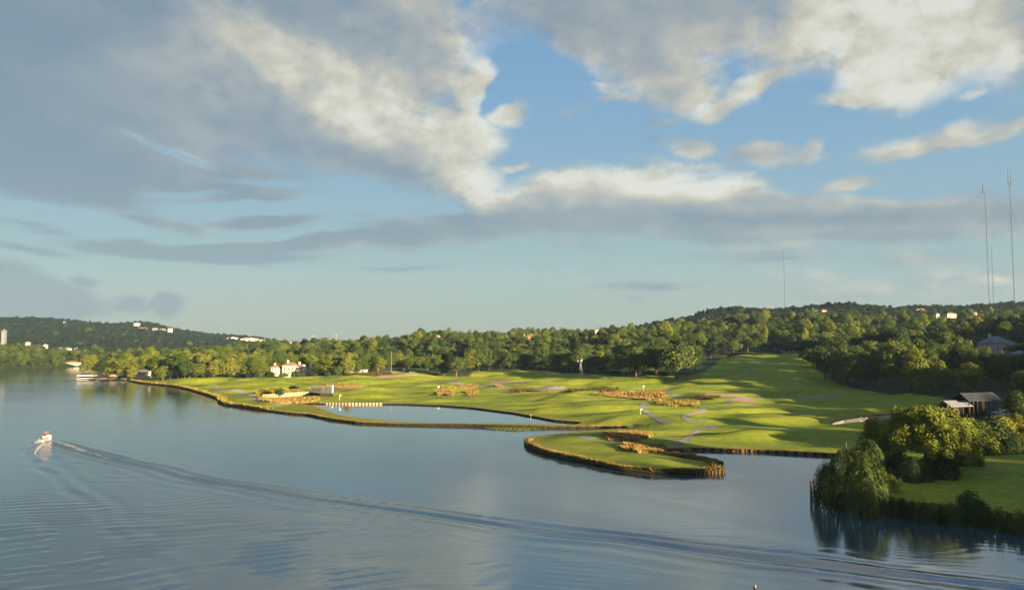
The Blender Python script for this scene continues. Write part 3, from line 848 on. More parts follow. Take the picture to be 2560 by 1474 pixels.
def willow_mesh(seed, h, w, n_branch, per):
    """an uneven umbrella of drooping boughs: ragged leaf masses with dark gaps between, open below"""
    rng = np.random.default_rng(seed)
    pos, nrm, cen = [], [], []
    for k in range(n_branch):
        a = 2.4 * k + rng.uniform(-.5, .5)
        lobe = .78 + .22 * math.sin(2 * a + 1.1) + .12 * math.sin(5 * a)
        f = rng.uniform(.15, 1.0) ** .7
        reach = w / 2 * f * lobe
        z1 = h * (1.0 - .46 * f ** 1.7) * rng.uniform(.80, 1.02)
        drop = h * rng.uniform(.12, .38) * (.4 + .6 * f)
        c = np.array([math.cos(a) * reach, math.sin(a) * reach, z1])
        cen.append(c * np.array([.8, .8, .95]))
        m = int(per * rng.uniform(.6, 1.5))
        out = np.array([math.cos(a), math.sin(a), 0])
        t = rng.random(m) ** .8                      # 0 at the crown of the bough, 1 at the strand tips
        sp = w * (.055 + .035 * rng.random())
        ang = rng.uniform(0, 6.283, m); rad = sp * np.sqrt(rng.random(m)) * (1 - .45 * t)
        strand = np.round(ang * 2.2) / 2.2           # leaves gather into hanging strands
        ang = np.where(t > .35, strand + rng.normal(0, .10, m), ang)
        p_ = c + np.stack([np.cos(ang) * rad, np.sin(ang) * rad, -t * drop + (1 - t) * sp * .7 * (1 - (rad / sp) ** 2)], 1) + out * (t * w * .035)[:, None]
        pos.append(p_)
        nrm.append(np.stack([np.cos(ang), np.sin(ang), np.full(m, .9)], 1) * .8 + out * .5 + rng.normal(0, .55, (m, 3)))
    pos = np.concatenate(pos); nrm = np.concatenate(nrm); n = len(pos)
    pos[:, 2] = np.maximum(pos[:, 2], .3)
    nrm /= np.linalg.norm(nrm, axis=1)[:, None]
    dn = np.array([0, 0, -1.0]) + rng.normal(0, .4, (n, 3))
    a = dn - nrm * (dn * nrm).sum(1)[:, None]; a /= np.linalg.norm(a, axis=1)[:, None] + 1e-9
    b = np.cross(nrm, a)
    s = (rng.uniform(.15, .36, n) * w / 19)[:, None]
    v = np.stack([pos - a * s, pos - b * s * .5, pos + a * s * 1.2, pos + b * s * .5], 1).reshape(-1, 3)
    me = bpy.data.meshes.new('crown')
    me.vertices.add(len(v)); me.vertices.foreach_set('co', v.astype(np.float32).ravel())
    me.loops.add(n * 4); me.loops.foreach_set('vertex_index', np.arange(n * 4, dtype=np.int32))
    me.polygons.add(n); me.polygons.foreach_set('loop_start', np.arange(0, n * 4, 4, dtype=np.int32))
    me.update(calc_edges=True); me.materials.append(M['leaf_yellow'])
    PROTO[f'willow{seed % 10}'] = (trunk_mesh('trunk', rng, h, w, 4.5, np.array(cen), .5), me, h, w)
willow_mesh(70, 17, 20, 92, 260)
willow_mesh(81, 14, 13, 50, 230)
proto('bush', 4.5, 6.0, 0.0, 18, 2600, 0.16, 'leaf_oak', 0.10, 42, top=0.25, droop=0.8, clump_r=(0.16, 0.26))
def dome_mesh(h, w, n, leaf):
    """a low weeping dome: strands of leaves hanging over a rounded mass down to the water"""
    rng = np.random.default_rng(91)
    ang = rng.uniform(0, 6.283, n); u = rng.random(n) ** .75
    tier = np.round(ang * 5) / 5 + .12 * np.sin(ang * 7)
    ang = np.where(rng.random(n) < .5, ang, tier + rng.normal(0, .04, n))
    th = u * math.pi * .53
    k = 1 + .10 * np.sin(3 * ang + 1) + .07 * np.sin(7 * ang) + rng.normal(0, .035, n) - .12 * (rng.random(n) < .3) * rng.random(n)
    pos = np.stack([np.sin(th) * np.cos(ang) * w / 2 * k, np.sin(th) * np.sin(ang) * w / 2 * k, np.maximum(.05, h * np.cos(th) ** .75 * (.9 + .1 * k) if False else h * np.clip(np.cos(th), 0, 1) ** .7 * k)], 1)
    nrm = np.stack([np.sin(th) * np.cos(ang), np.sin(th) * np.sin(ang), np.cos(th) + .25], 1) + rng.normal(0, .4, (n, 3))
    nrm /= np.linalg.norm(nrm, axis=1)[:, None]
    dn = np.array([0, 0, -1.0]) + np.stack([np.cos(ang), np.sin(ang), ang * 0], 1) * .6 + rng.normal(0, .3, (n, 3))
    a = dn - nrm * (dn * nrm).sum(1)[:, None]; a /= np.linalg.norm(a, axis=1)[:, None] + 1e-9
    b = np.cross(nrm, a); s = (leaf * rng.uniform(.6, 1.4, n))[:, None]
    v = np.stack([pos - a * s, pos - b * s * .5, pos + a * s * 1.2, pos + b * s * .5], 1).reshape(-1, 3)
    me = bpy.data.meshes.new('crown')
    me.vertices.add(len(v)); me.vertices.foreach_set('co', v.astype(np.float32).ravel())
    me.loops.add(n * 4); me.loops.foreach_set('vertex_index', np.arange(n * 4, dtype=np.int32))
    me.polygons.add(n); me.polygons.foreach_set('loop_start', np.arange(0, n * 4, 4, dtype=np.int32))
    me.update(calc_edges=True); me.materials.append(M['leaf_oak'])
    cen = np.array([(math.cos(i) * w * .25, math.sin(i) * w * .25, h * .7) for i in range(6)])
    PROTO['mound'] = (trunk_mesh('trunk', rng, h * .9, w, .8, cen, .14), me, h, w)
dome_mesh(6.5, 8.0, 9000, .19)

N_TREES = 0
ORD = ('first second third fourth fifth sixth seventh eighth ninth tenth eleventh twelfth thirteenth fourteenth fifteenth sixteenth seventeenth eighteenth nineteenth twentieth '
       'twenty-first twenty-second twenty-third twenty-fourth twenty-fifth twenty-sixth twenty-seventh twenty-eighth twenty-ninth thirtieth thirty-first thirty-second thirty-third thirty-fourth thirty-fifth thirty-sixth').split()
COUNT = {}
def tree(key, pos, top_h, width, name, label, cat='tree', group=None, rz=None, sink=0.0):
    """one tree: trunk and crown under an empty at its foot"""
    global N_TREES
    tm, cm, h, w = PROTO[key]
    if group:
        k = COUNT[group] = COUNT.get(group, -1) + 1
        label = ORD[k] + ' from left, ' + label
    t = thing(name, label, cat, (pos[0], pos[1], pos[2] - sink), random.uniform(0, 6.28) if rz is None else rz, group)
    s = (width / w, width / w * random.uniform(0.9, 1.1), top_h / h)
    for nm, me in (('trunk', tm), ('crown', cm)):
        o = bpy.data.objects.new(nm, me)
        COL.objects.link(o); o.parent = t
    t.scale = s
    N_TREES += 1
    return t

def tree_px(key, px, d, top, wpx, name, label, group=None, **kw):
    """a tree whose foot stands at a distance along a line of sight and whose top reaches a pixel row"""
    x, y, zt = far(px, top, d)
    z = ground(x, y)
    return tree(key, (x, y, z), max(2.0, zt - z), wpx * d / F, name, label, group=group, **kw)

R = random.uniform
# --- the wooded point on the left
for px, d, top, w, key, lab in [
    (224, 655, 881, 52, 'pecan0', 'bright green tree at the tip of the point, furthest left of the near shore'),
    (262, 650, 897, 44, 'oak1', 'low dark tree behind the boathouse roofs on the point'),
    (286, 648, 892, 46, 'goldcypress', 'shorter golden tree left of the tallest golden one on the point'),
    (318, 640, 880, 66, 'goldcypress', 'big golden yellow tree hanging over the water on the point'),
    (330, 628, 912, 30, 'goldcypress', 'small yellow green tree at the bank below the golden ones'),
    (376, 655, 864, 56, 'goldcypress', 'tall golden topped tree rising above the point'),
    (388, 612, 913, 18, 'pecan1', 'slim light green tree at the turf edge left of the tree belt')]:
    tree_px(key, px, d, top, w, 'waterside_tree', lab)
# --- the belt of tall trees along the back of the course
PROFILE = [(340, 888), (400, 878), (430, 874), (455, 862), (480, 868), (520, 870), (560, 866), (600, 866), (625, 874), (650, 876), (680, 873), (720, 877), (750, 880), (790, 876), (830, 882), (872, 877), (905, 883), (940, 890), (975, 872), (1010, 886), (1060, 888), (1100, 888)]
def prof(p): return float(np.interp(p, [a for a, b in PROFILE], [b for a, b in PROFILE]))
rr = random.Random(3)
for row, (d0, step, drop, key, lab, grp) in enumerate([
    (612, 21, 26, 'pecan', 'green tree in the front row of the tall belt behind the turf', 'front row of the tall tree belt'),
    (648, 23, 7, 'pecan', 'tall green tree in the middle of the belt behind the turf', 'middle rows of the tall tree belt'),
    (690, 25, 0, 'pecan', 'tall sunlit tree top at the back of the belt behind the turf', 'back row of the tall tree belt')]):
    px = 408 - row * 8
    while px < 1085:
        d = d0 + rr.uniform(-12, 12)
        skip = (row == 0 and (668 < px < 800 or 845 < px < 1075)) or (row == 1 and (665 < px < 800 or 915 < px < 1050)) 
        if not skip:
            k = key + str(rr.randrange(3))
            if rr.random() < 0.08: k = 'goldcypress'
            top = prof(px) + drop * rr.uniform(0.4, 1.3) + rr.uniform(-2, 9)
            tree_px(k, px, d, top, rr.uniform(36, 54), 'belt_tree', lab, grp)
        px += step * rr.uniform(0.7, 1.3)
# shrubs before the belt, below the large house
for px in range(430, 860, 15):
    w = rr.uniform(14, 24)
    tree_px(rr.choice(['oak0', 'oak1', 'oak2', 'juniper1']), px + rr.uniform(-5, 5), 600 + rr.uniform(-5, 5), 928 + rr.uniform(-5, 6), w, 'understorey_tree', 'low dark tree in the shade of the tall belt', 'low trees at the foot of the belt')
tree_px('pecan2', 872, 596, 877, 42, 'poplar', 'tall bright green tree right of the large cream house')
tree_px('pecan0', 893, 604, 888, 30, 'poplar', 'narrower green tree leaning against the tall one right of the cream house')
tree_px('oak2', 845, 596, 908, 34, 'belt_tree', 'round brownish tree at the left foot of the tall bright tree')
tree_px('goldcypress', 952, 660, 893, 34, 'waterside_tree', 'yellowish tree between the low grey roofs and the tall bright tree')
tree_px('oak1', 1140, 588, 890, 62, 'lone_oak', 'lone round oak standing out at the right end of the belt')
tree_px('oak0', 1112, 600, 902, 44, 'lone_oak', 'smaller oak tucked behind the lone round oak on its left')
tree_px('pecan1', 1097, 625, 886, 30, 'belt_tree', 'light green tree behind the small oak near the grey roofs')
# --- dark woods above the middle of the course
for row, (dd, step, top0, grp) in enumerate([(12, 23, 876, 'front row of the dark woods'), (48, 26, 868, 'second row of the dark woods'), (95, 30, 861, 'third row of the dark woods')]):
    px = 1180 + row * 7
    while px < 1660:
        base = float(np.interp(px, [1180, 1300, 1450, 1600, 1700], [640, 648, 605, 560, 515])) + dd + rr.uniform(-6, 10)
        k = rr.choice(['oak0', 'oak1', 'oak2', 'oak1', 'pecan2'])
        tree_px(k, px, base, top0 + rr.uniform(-9, 9), rr.uniform(44, 64), 'dark_oak', ['dark oak along the shaded edge of the woods mid course', 'dark oak just behind the first trees of the mid course woods', 'oak with a lit crown at the back of the mid course woods'][row], grp)
        px += step * rr.uniform(0.7, 1.3)
for px, d, top, w, lab in [(1690, 497, 850, 132, 'great spreading oak at the left foot of the rising fairway'), (1640, 520, 858, 92, 'large oak just left of the great spreading oak'), (1735, 512, 868, 60, 'oak behind the right side of the great spreading oak'), (1590, 540, 870, 60, 'broad dark oak second to the left of the great spreading oak')]:
    tree_px('oak' + str(rr.randrange(3)), px, d, top, w, 'great_oak', lab)
for px in range(1190, 1680, 17):
    base = float(np.interp(px, [1180, 1300, 1450, 1600, 1700], [640, 646, 603, 556, 512])) + 6
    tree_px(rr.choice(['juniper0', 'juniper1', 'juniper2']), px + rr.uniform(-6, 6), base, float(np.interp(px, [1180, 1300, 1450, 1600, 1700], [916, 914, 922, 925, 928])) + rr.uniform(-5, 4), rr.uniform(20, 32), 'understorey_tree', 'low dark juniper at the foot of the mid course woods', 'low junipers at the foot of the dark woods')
# --- woods round the head of the rising fairway
for row, (dd, top0) in enumerate([(8, 852), (40, 842), (85, 832)]):
    px = 1778 + row * 9
    while px < 2040:
        base = float(np.interp(px, [1780, 1880, 2010, 2040], [610, 655, 645, 600])) + dd + rr.uniform(-4, 8)
        tree_px(rr.choice(['oak0', 'oak1', 'oak2', 'juniper2']), px, base, top0 + rr.uniform(-8, 8), rr.uniform(32, 50), 'hilltop_oak', ['dark oak at the head of the rising fairway', 'oak behind the first trees at the head of the fairway', 'oak with lit crown above the head of the fairway'][row], ['trees at the head of the fairway', 'second trees above the fairway', 'third trees above the fairway'][row])
        px += 27 * rr.uniform(0.7, 1.3)
tree_px('goldcypress', 2012, 668, 818, 26, 'poplar', 'slender yellow tree standing above the head of the fairway')
tree_px('goldcypress', 1912, 700, 806, 18, 'poplar', 'small pale yellow tree top left of the slender yellow one')
# --- right-hand woods
for row, (dd, grp) in enumerate([(6, 'edge of the right hand woods'), (34, 'second trees of the right hand woods'), (70, 'third trees of the right hand woods'), (112, 'fourth trees of the right hand woods')]):
    px = 2052 + row * 6
    while px < 2600:
        base = float(np.interp(px, [2050, 2080, 2150, 2260, 2340, 2440, 2600], [520, 455, 410, 388, 380, 372, 330])) + dd + rr.uniform(-4, 8)
        top = float(np.interp(px, [2050, 2100, 2200, 2300, 2400, 2500, 2600], [890, 880, 872, 872, 880, 890, 890])) - (14 if row == 0 else row * 14) + rr.uniform(-12, 12)
        if not (2440 < px < 2600 and row >= 2):
            tree_px(rr.choice(['oak0', 'oak1', 'oak2']), px, base, top, rr.uniform(50, 78), 'dark_oak', ['dark oak at the foot of the right hand wooded slope', 'oak just behind the foot of the right hand wooded slope', 'oak partway up the right hand wooded slope', 'oak with lit crown high on the right hand slope'][row], grp)
        px += 38 * rr.uniform(0.75, 1.25)
for px, d, top, w, lab in [(2062, 452, 862, 92, 'huge dark oak at the lower left corner of the right hand woods'), (2108, 428, 866, 88, 'huge dark oak second from the lower left corner of the right hand woods'), (2150, 412, 872, 84, 'huge dark oak third from the lower left corner of the right hand woods'), (2040, 505, 858, 84, 'huge dark oak beside the upper right of the rising fairway')]:
    tree_px('oak' + str(rr.randrange(3)), px, d, top, w, 'great_oak', lab)
for px, d, top, w, key, lab in [
    (2290, 372, 868, 84, 'goldcypress', 'tall yellow green tree in front of the right hand woods'),
    (2420, 352, 905, 96, 'goldcypress', 'wide bright yellow green tree above the grey roofed pavilion'),
    (2345, 365, 900, 60, 'pecan1', 'green tree between the two yellow green trees of the right slope'),
    (2545, 300, 920, 60, 'pecan0', 'green tree at the right picture edge beside the pavilion'),
    (2540, 232, 975, 60, 'oak1', 'dark tree at the right picture edge below the pavilion')]:
    tree_px(key, px, d, top, w, 'slope_tree', lab)
# --- the near point on the right: willow, weeping bushes, shrubs
def near_tree(key, px, py, top, wpx, name, label, cat='tree', group=None, z=1.15):
    x, y, _ = at(px, py, z)
    zt = far(px, top, y)[2]
    z = ground(x, y)
    return tree(key, (x, y, z), zt - z, wpx * y / F, name, label, cat, group)
near_tree('willow0', 2318, 1186, 1008, 275, 'willow_tree', 'spreading yellow green willow on the near point with a bare trunk')
near_tree('willow1', 2205, 1172, 1036, 150, 'willow_tree', 'smaller orange tinged willow left of the spreading one on the near point')
near_tree('bush', 2240, 1192, 1120, 90, 'shrub', 'dark shrub under the left side of the spreading willow', 'shrub')
near_tree('bush', 2400, 1166, 1100, 120, 'shrub', 'dark shrub under the right side of the spreading willow', 'shrub')
near_tree('oak2', 2470, 1140, 1032, 120, 'slope_tree', 'leafy yellow green tree right of the willow below the pavilion')
near_tree('goldcypress', 2545, 1138, 1030, 90, 'slope_tree', 'yellow green tree cut by the right edge beside the lawn')
near_tree('mound', 2285, 1206, 1148, 90, 'shrub', 'dense dark thicket hanging below the middle of the spreading willow', 'shrub')
near_tree('mound', 2350, 1200, 1140, 100, 'shrub', 'dense dark thicket around the trunk of the spreading willow', 'shrub')
near_tree('mound', 2405, 1172, 1112, 100, 'shrub', 'dense dark thicket at the right end under the willow', 'shrub')
near_tree('mound', 2172, 1192, 1112, 90, 'shrub', 'dense dark thicket under the smaller orange tinged willow', 'shrub')
near_tree('pecan0', 2440, 1142, 1045, 90, 'slope_tree', 'leafy green tree between the willow and the right hand trees')
near_tree('goldcypress', 2505, 1140, 1036, 100, 'slope_tree', 'second yellow green tree from the right edge beside the lawn')
near_tree('mound', 2490, 1142, 1085, 110, 'shrub', 'wide leafy shrub at the back edge of the lawn', 'shrub')
near_tree('mound', 2550, 1140, 1080, 100, 'shrub', 'leafy shrub at the back edge of the lawn cut by the picture edge', 'shrub')
near_tree('mound', 2163, 1264, 1158, 116, 'weeping_bush', 'tall rounded weeping bush at the water on the near point', 'bush')
near_tree('mound', 2068, 1251, 1174, 72, 'weeping_bush', 'shorter weeping bush at the outermost tip of the near point', 'bush')
near_tree('mound', 2118, 1196, 1130, 92, 'weeping_bush', 'dark bush behind the two weeping bushes of the near point', 'bush')
near_tree('bush', 2225, 1225, 1185, 70, 'shrub', 'low shrub on the lawn side of the tall weeping bush', 'shrub')
near_tree('bush', 2430, 1286, 1222, 86, 'shrub', 'round dark shrub alone on the bank below the lawn', 'shrub')
for i, px in enumerate(range(2235, 2580, 24)):
    py = float(np.interp(px, [2225, 2327, 2454, 2560], [1266, 1286, 1296, 1314]))
    near_tree('bush', px, py, py - R(26, 40), R(38, 60), 'bank_shrub', 'low dark shrub in the fringe along the water below the lawn', 'shrub', 'shrubs along the near bank')
near_tree('bush', 1598, 1069, 1057, 40, 'shrub', 'small dark shrub at the head of the narrow inlet', 'shrub')
near_tree('bush', 1623, 1068, 1058, 22, 'shrub', 'smallest shrub right beside the one at the inlet head', 'shrub')
near_tree('juniper0', 735, 980, 962, 34, 'shrub', 'loose green bush above the pale timber wall', 'shrub', z=2)
near_tree('bush', 700, 985, 968, 30, 'shrub', 'ochre green bush left of the loose bush above the timber wall', 'shrub', z=2)

# --- the far woods: one mass, instanced trees on every slope
def forest_points():
    rng = np.random.default_rng(5)
    out = []
    for (d0, d1, area) in [(560, 1000, 40.0), (1000, 1700, 50.0), (1700, 2800, 68.0)]:
        n = int((d1 ** 2 - d0 ** 2) * 0.5 * 1.75 / area)
        d = np.sqrt(rng.uniform(d0 ** 2, d1 ** 2, n)); t = rng.uniform(-0.86, 0.89, n)
        if d0 >= 1700:
            k = (t < -0.2) | (rng.random(n) < 0.3)
            d, t = d[k], t[k]; n = len(d)
        x, y = d * t, d
        k = np.ones(n)
        out.append((x, y, np.full(n, d0)))
    # the slope outside the picture on the right, which shades the course in the evening
    n = 3600
    out.append((rng.uniform(195, 640, n), rng.uniform(-150, 560, n), np.zeros(n)))
    n = 2500
    out.append((rng.uniform(-1100, -560, n), rng.uniform(400, 1100, n), np.full(n, 900.0)))
    x = np.concatenate([o[0] for o in out]); y = np.concatenate([o[1] for o in out]); b = np.concatenate([o[2] for o in out])
    keep = (vnoise(x / 28, y / 28, 51) * .6 + vnoise(x / 11, y / 11, 52) * .4 > np.where(b < 5, 0, .2)) & (sdf(RIVER, x, y) > 5) & (sdf(OPEN, x, y) > 5)
    for (cx, cy, r) in CLEARINGS:
        keep &= np.hypot(x - cx, y - cy) > r
    x, y, b = x[keep], y[keep], b[keep]
    # keep out of the belts of single trees
    px = 1280 + F * x / np.maximum(y, 1)
    front = np.interp(px, [330, 640, 1060, 1180, 1300, 1450, 1600, 1700, 1790, 1880, 2010, 2040, 2080, 2150, 2260, 2340, 2440, 2600], [725, 725, 700, 760, 760, 720, 670, 620, 720, 760, 740, 660, 590, 545, 520, 510, 480, 440])
    keep = (y > front) | (px < 200) | (px > 2600)
    x, y, b = x[keep], y[keep], b[keep]
    z = height(x, y)
    keep = z > 0.8
    return x[keep], y[keep], z[keep], b[keep]

CLEARINGS = []
def build_forest():
    x, y, z, b = forest_points()
    n = len(x)
    rng = np.random.default_rng(6)
    dens = vnoise(x / 60, y / 60, 21)
    size = rng.choice([.5, .7, .85, 1.0, 1.2, 1.45], n, p=[.1, .22, .26, .22, .14, .06]) * rng.uniform(0.85, 1.12, n) * (0.75 + 0.5 * dens) * np.where(b >= 1700, .95, np.where(b >= 1000, .9, 0.95))
    kind = rng.choice(8, n, p=[.2, .2, .2, .12, .12, .08, .04, .04])
    kind = np.where((y > 1280) & (kind < 3) & (rng.random(n) < np.clip((y - 1250) / 200, 0, .98)), 3 + kind, kind)  # far slopes switch to the darkened juniper, standing in for cloud shade
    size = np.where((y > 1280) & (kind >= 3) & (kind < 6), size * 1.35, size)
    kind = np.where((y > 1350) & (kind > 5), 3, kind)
    bank = (x < -430) & (y < 1300)
    kind = np.where(bank & (kind > 2), 2, kind)
    size = np.where(bank, size * .75, size)
    me = bpy.data.meshes.new('hillside_woods')
    me.vertices.add(n); me.vertices.foreach_set('co', np.stack([x, y, z - 0.3], 1).astype(np.float32).ravel())
    for nm, v in (('size', size), ('turn', rng.uniform(0, 6.28, n))):
        a = me.attributes.new(nm, 'FLOAT', 'POINT'); a.data.foreach_set('value', v.astype(np.float32))
    a = me.attributes.new('kind', 'INT', 'POINT'); a.data.foreach_set('value', kind.astype(np.int32))
    o = bpy.data.objects.new('hillside_woods', me); COL.objects.link(o)
    tag(o, 'dense oak and juniper woods covering the hills', 'woods', kind='stuff')
    lib = bpy.data.collections.new('woods_library')          # not linked to the scene
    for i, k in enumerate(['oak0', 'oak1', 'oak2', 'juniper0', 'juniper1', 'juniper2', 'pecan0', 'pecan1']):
        tm, cm, h, w = PROTO[k]
        bm = bmesh.new(); bm.from_mesh(tm)
        nt = len(bm.faces); bm.from_mesh(cm)
        bm.faces.ensure_lookup_table()
        for f in bm.faces[nt:]: f.material_index = 1
        if k.startswith('pecan'): bmesh.ops.scale(bm, vec=(0.7, 0.7, 0.7), verts=bm.verts)
        m2 = bpy.data.meshes.new('woods_tree'); bm.to_mesh(m2); bm.free()
        m2.materials.append(M['bark']); m2.materials.append(cm.materials[0])
        po = bpy.data.objects.new(f'woods_tree_{i}', m2); lib.objects.link(po)
    g = bpy.data.node_groups.new('woods', 'GeometryNodeTree')
    g.interface.new_socket('Geometry', in_out='INPUT', socket_type='NodeSocketGeometry')
    g.interface.new_socket('Geometry', in_out='OUTPUT', socket_type='NodeSocketGeometry')
    nd, ln = g.nodes, g.links
    gi = nd.new('NodeGroupInput'); go = nd.new('NodeGroupOutput')
    ci = nd.new('GeometryNodeCollectionInfo'); ci.inputs['Collection'].default_value = lib
    ci.inputs['Separate Children'].default_value = True; ci.inputs['Reset Children'].default_value = True
    m2p = nd.new('GeometryNodeMeshToPoints')
    iop = nd.new('GeometryNodeInstanceOnPoints'); iop.inputs['Pick Instance'].default_value = True
    def attr(nm, t):
        a = nd.new('GeometryNodeInputNamedAttribute'); a.data_type = t; a.inputs['Name'].default_value = nm
        return a.outputs['Attribute']
    cx = nd.new('ShaderNodeCombineXYZ'); ln.new(attr('turn', 'FLOAT'), cx.inputs[2])
    er = nd.new('FunctionNodeEulerToRotation'); ln.new(cx.outputs[0], er.inputs[0])
    ln.new(gi.outputs[0], m2p.inputs['Mesh']); ln.new(m2p.outputs[0], iop.inputs['Points'])
    ln.new(ci.outputs[0], iop.inputs['Instance']); ln.new(attr('kind', 'INT'), iop.inputs['Instance Index'])
    ln.new(er.outputs[0], iop.inputs['Rotation']); ln.new(attr('size', 'FLOAT'), iop.inputs['Scale'])
    ln.new(iop.outputs[0], go.inputs[0])
    md = o.modifiers.new('woods', 'NODES'); md.node_group = g
    print('forest', n, 'single trees', N_TREES)

# ------------------------------------------------------------------ materials of built things
M['stucco'] = plain('stucco', (0.48, 0.40, 0.29), 0.9, 0.1, vary=0.15, scale=0.8)
M['wall_cap'] = plain('wall_cap', (0.10, 0.085, 0.07), 0.95, 0.05, vary=0.3, scale=0.8)
M['tower_grey'] = plain('tower_grey', (0.15, 0.148, 0.145), 0.9, 0.1, vary=0.2, scale=0.4)
M['pale_stone'] = plain('pale_stone', (0.16, 0.155, 0.145), 0.9, 0.1, vary=0.2, scale=0.5)
M['white_wall'] = plain('white_wall', (0.30, 0.29, 0.27), 0.85, 0.1, vary=0.12, scale=0.8)
M['stone'] = plain('stone', (0.42, 0.36, 0.30), 0.95, 0.1, vary=0.3, scale=1.2, bump=0.3)
M['limestone'] = plain('limestone', (0.50, 0.42, 0.33), 0.95, 0.05, vary=0.4, scale=0.25, bump=0.5)
M['tile'] = plain('terracotta_tile', (0.30, 0.15, 0.09), 0.85, 0.1, vary=0.3, scale=1.5)
M['shingle'] = plain('grey_shingle', (0.16, 0.16, 0.17), 0.85, 0.15, vary=0.25, scale=1.5)
M['slate'] = plain('blue_slate', (0.13, 0.15, 0.19), 0.7, 0.2, vary=0.2, scale=1.2)
M['metal_roof'] = plain('metal_roof', (0.036, 0.038, 0.042), 0.85, 0.15, vary=0.2, scale=0.6)
M['glass'] = plain('window_glass', (0.03, 0.035, 0.04), 0.15, 0.6, vary=0.1)
M['dark_wood'] = plain('dark_wood', (0.05, 0.038, 0.03), 0.85, 0.1, vary=0.35, scale=1.5)
M['shed_green'] = plain('shed_green', (0.055, 0.060, 0.045), 0.85, 0.1, vary=0.3, scale=1.2)
M['steel'] = plain('galvanised_steel', (0.30, 0.30, 0.31), 0.6, 0.3, 0.2, vary=0.2, scale=0.5)
M['white_paint'] = plain('white_paint', (0.78, 0.77, 0.74), 0.5, 0.3, vary=0.08)
M['hull_white'] = plain('hull_white', (0.50, 0.40, 0.30), 0.35, 0.5, vary=0.08)
M['hull_dark'] = plain('hull_dark', (0.10, 0.04, 0.025), 0.4, 0.4, vary=0.15)
M['vinyl'] = plain('seat_vinyl', (0.55, 0.48, 0.40), 0.6, 0.3, vary=0.1)
M['black'] = plain('black_plastic', (0.02, 0.02, 0.022), 0.5, 0.3, vary=0.1)
M['red_paint'] = plain('red_paint', (0.42, 0.06, 0.04), 0.6, 0.3, vary=0.15)
M['yellow_paint'] = plain('yellow_paint', (0.65, 0.50, 0.08), 0.6, 0.3, vary=0.15)
M['rust'] = plain('rusty_steel', (0.28, 0.10, 0.04), 0.9, 0.1, vary=0.4, scale=2)
M['canvas'] = plain('pale_canvas', (0.66, 0.64, 0.60), 0.8, 0.1, vary=0.1)

def window(parent, x, y, z, w, h, face='f', frame=M['white_paint']):
    """a frame with a recessed pane; face: f front, b back, l left, r right (outward directions in the house's own axes)"""
    t = 0.12
    mb, g = MB(), MB()
    if face in 'fb':
        s = -1 if face == 'f' else 1
        a, b = sorted((y, y + s * t)); c, d = sorted((y, y + s * 0.05))
        for (u0, u1, v0, v1) in ((x - w / 2, x - w / 2 + .14, z, z + h), (x + w / 2 - .14, x + w / 2, z, z + h), (x - w / 2 + .14, x + w / 2 - .14, z + h - .14, z + h), (x - w / 2 - .1, x + w / 2 + .1, z - .16, z)):
            mb.box(u0, u1, a, b, v0, v1)
        g.box(x - w / 2 + .14, x + w / 2 - .14, c, d, z, z + h - .14)
    else:
        s = -1 if face == 'l' else 1
        a, b = sorted((x, x + s * t)); c, d = sorted((x, x + s * 0.05))
        for (u0, u1, v0, v1) in ((y - w / 2, y - w / 2 + .14, z, z + h), (y + w / 2 - .14, y + w / 2, z, z + h), (y - w / 2 + .14, y + w / 2 - .14, z + h - .14, z + h), (y - w / 2 - .1, y + w / 2 + .1, z - .16, z)):
            mb.box(a, b, u0, u1, v0, v1)
        g.box(c, d, y - w / 2 + .14, y + w / 2 - .14, z, z + h - .14)
    f = mb.build('window', frame, parent)
    g.build('pane', M['glass'], f)

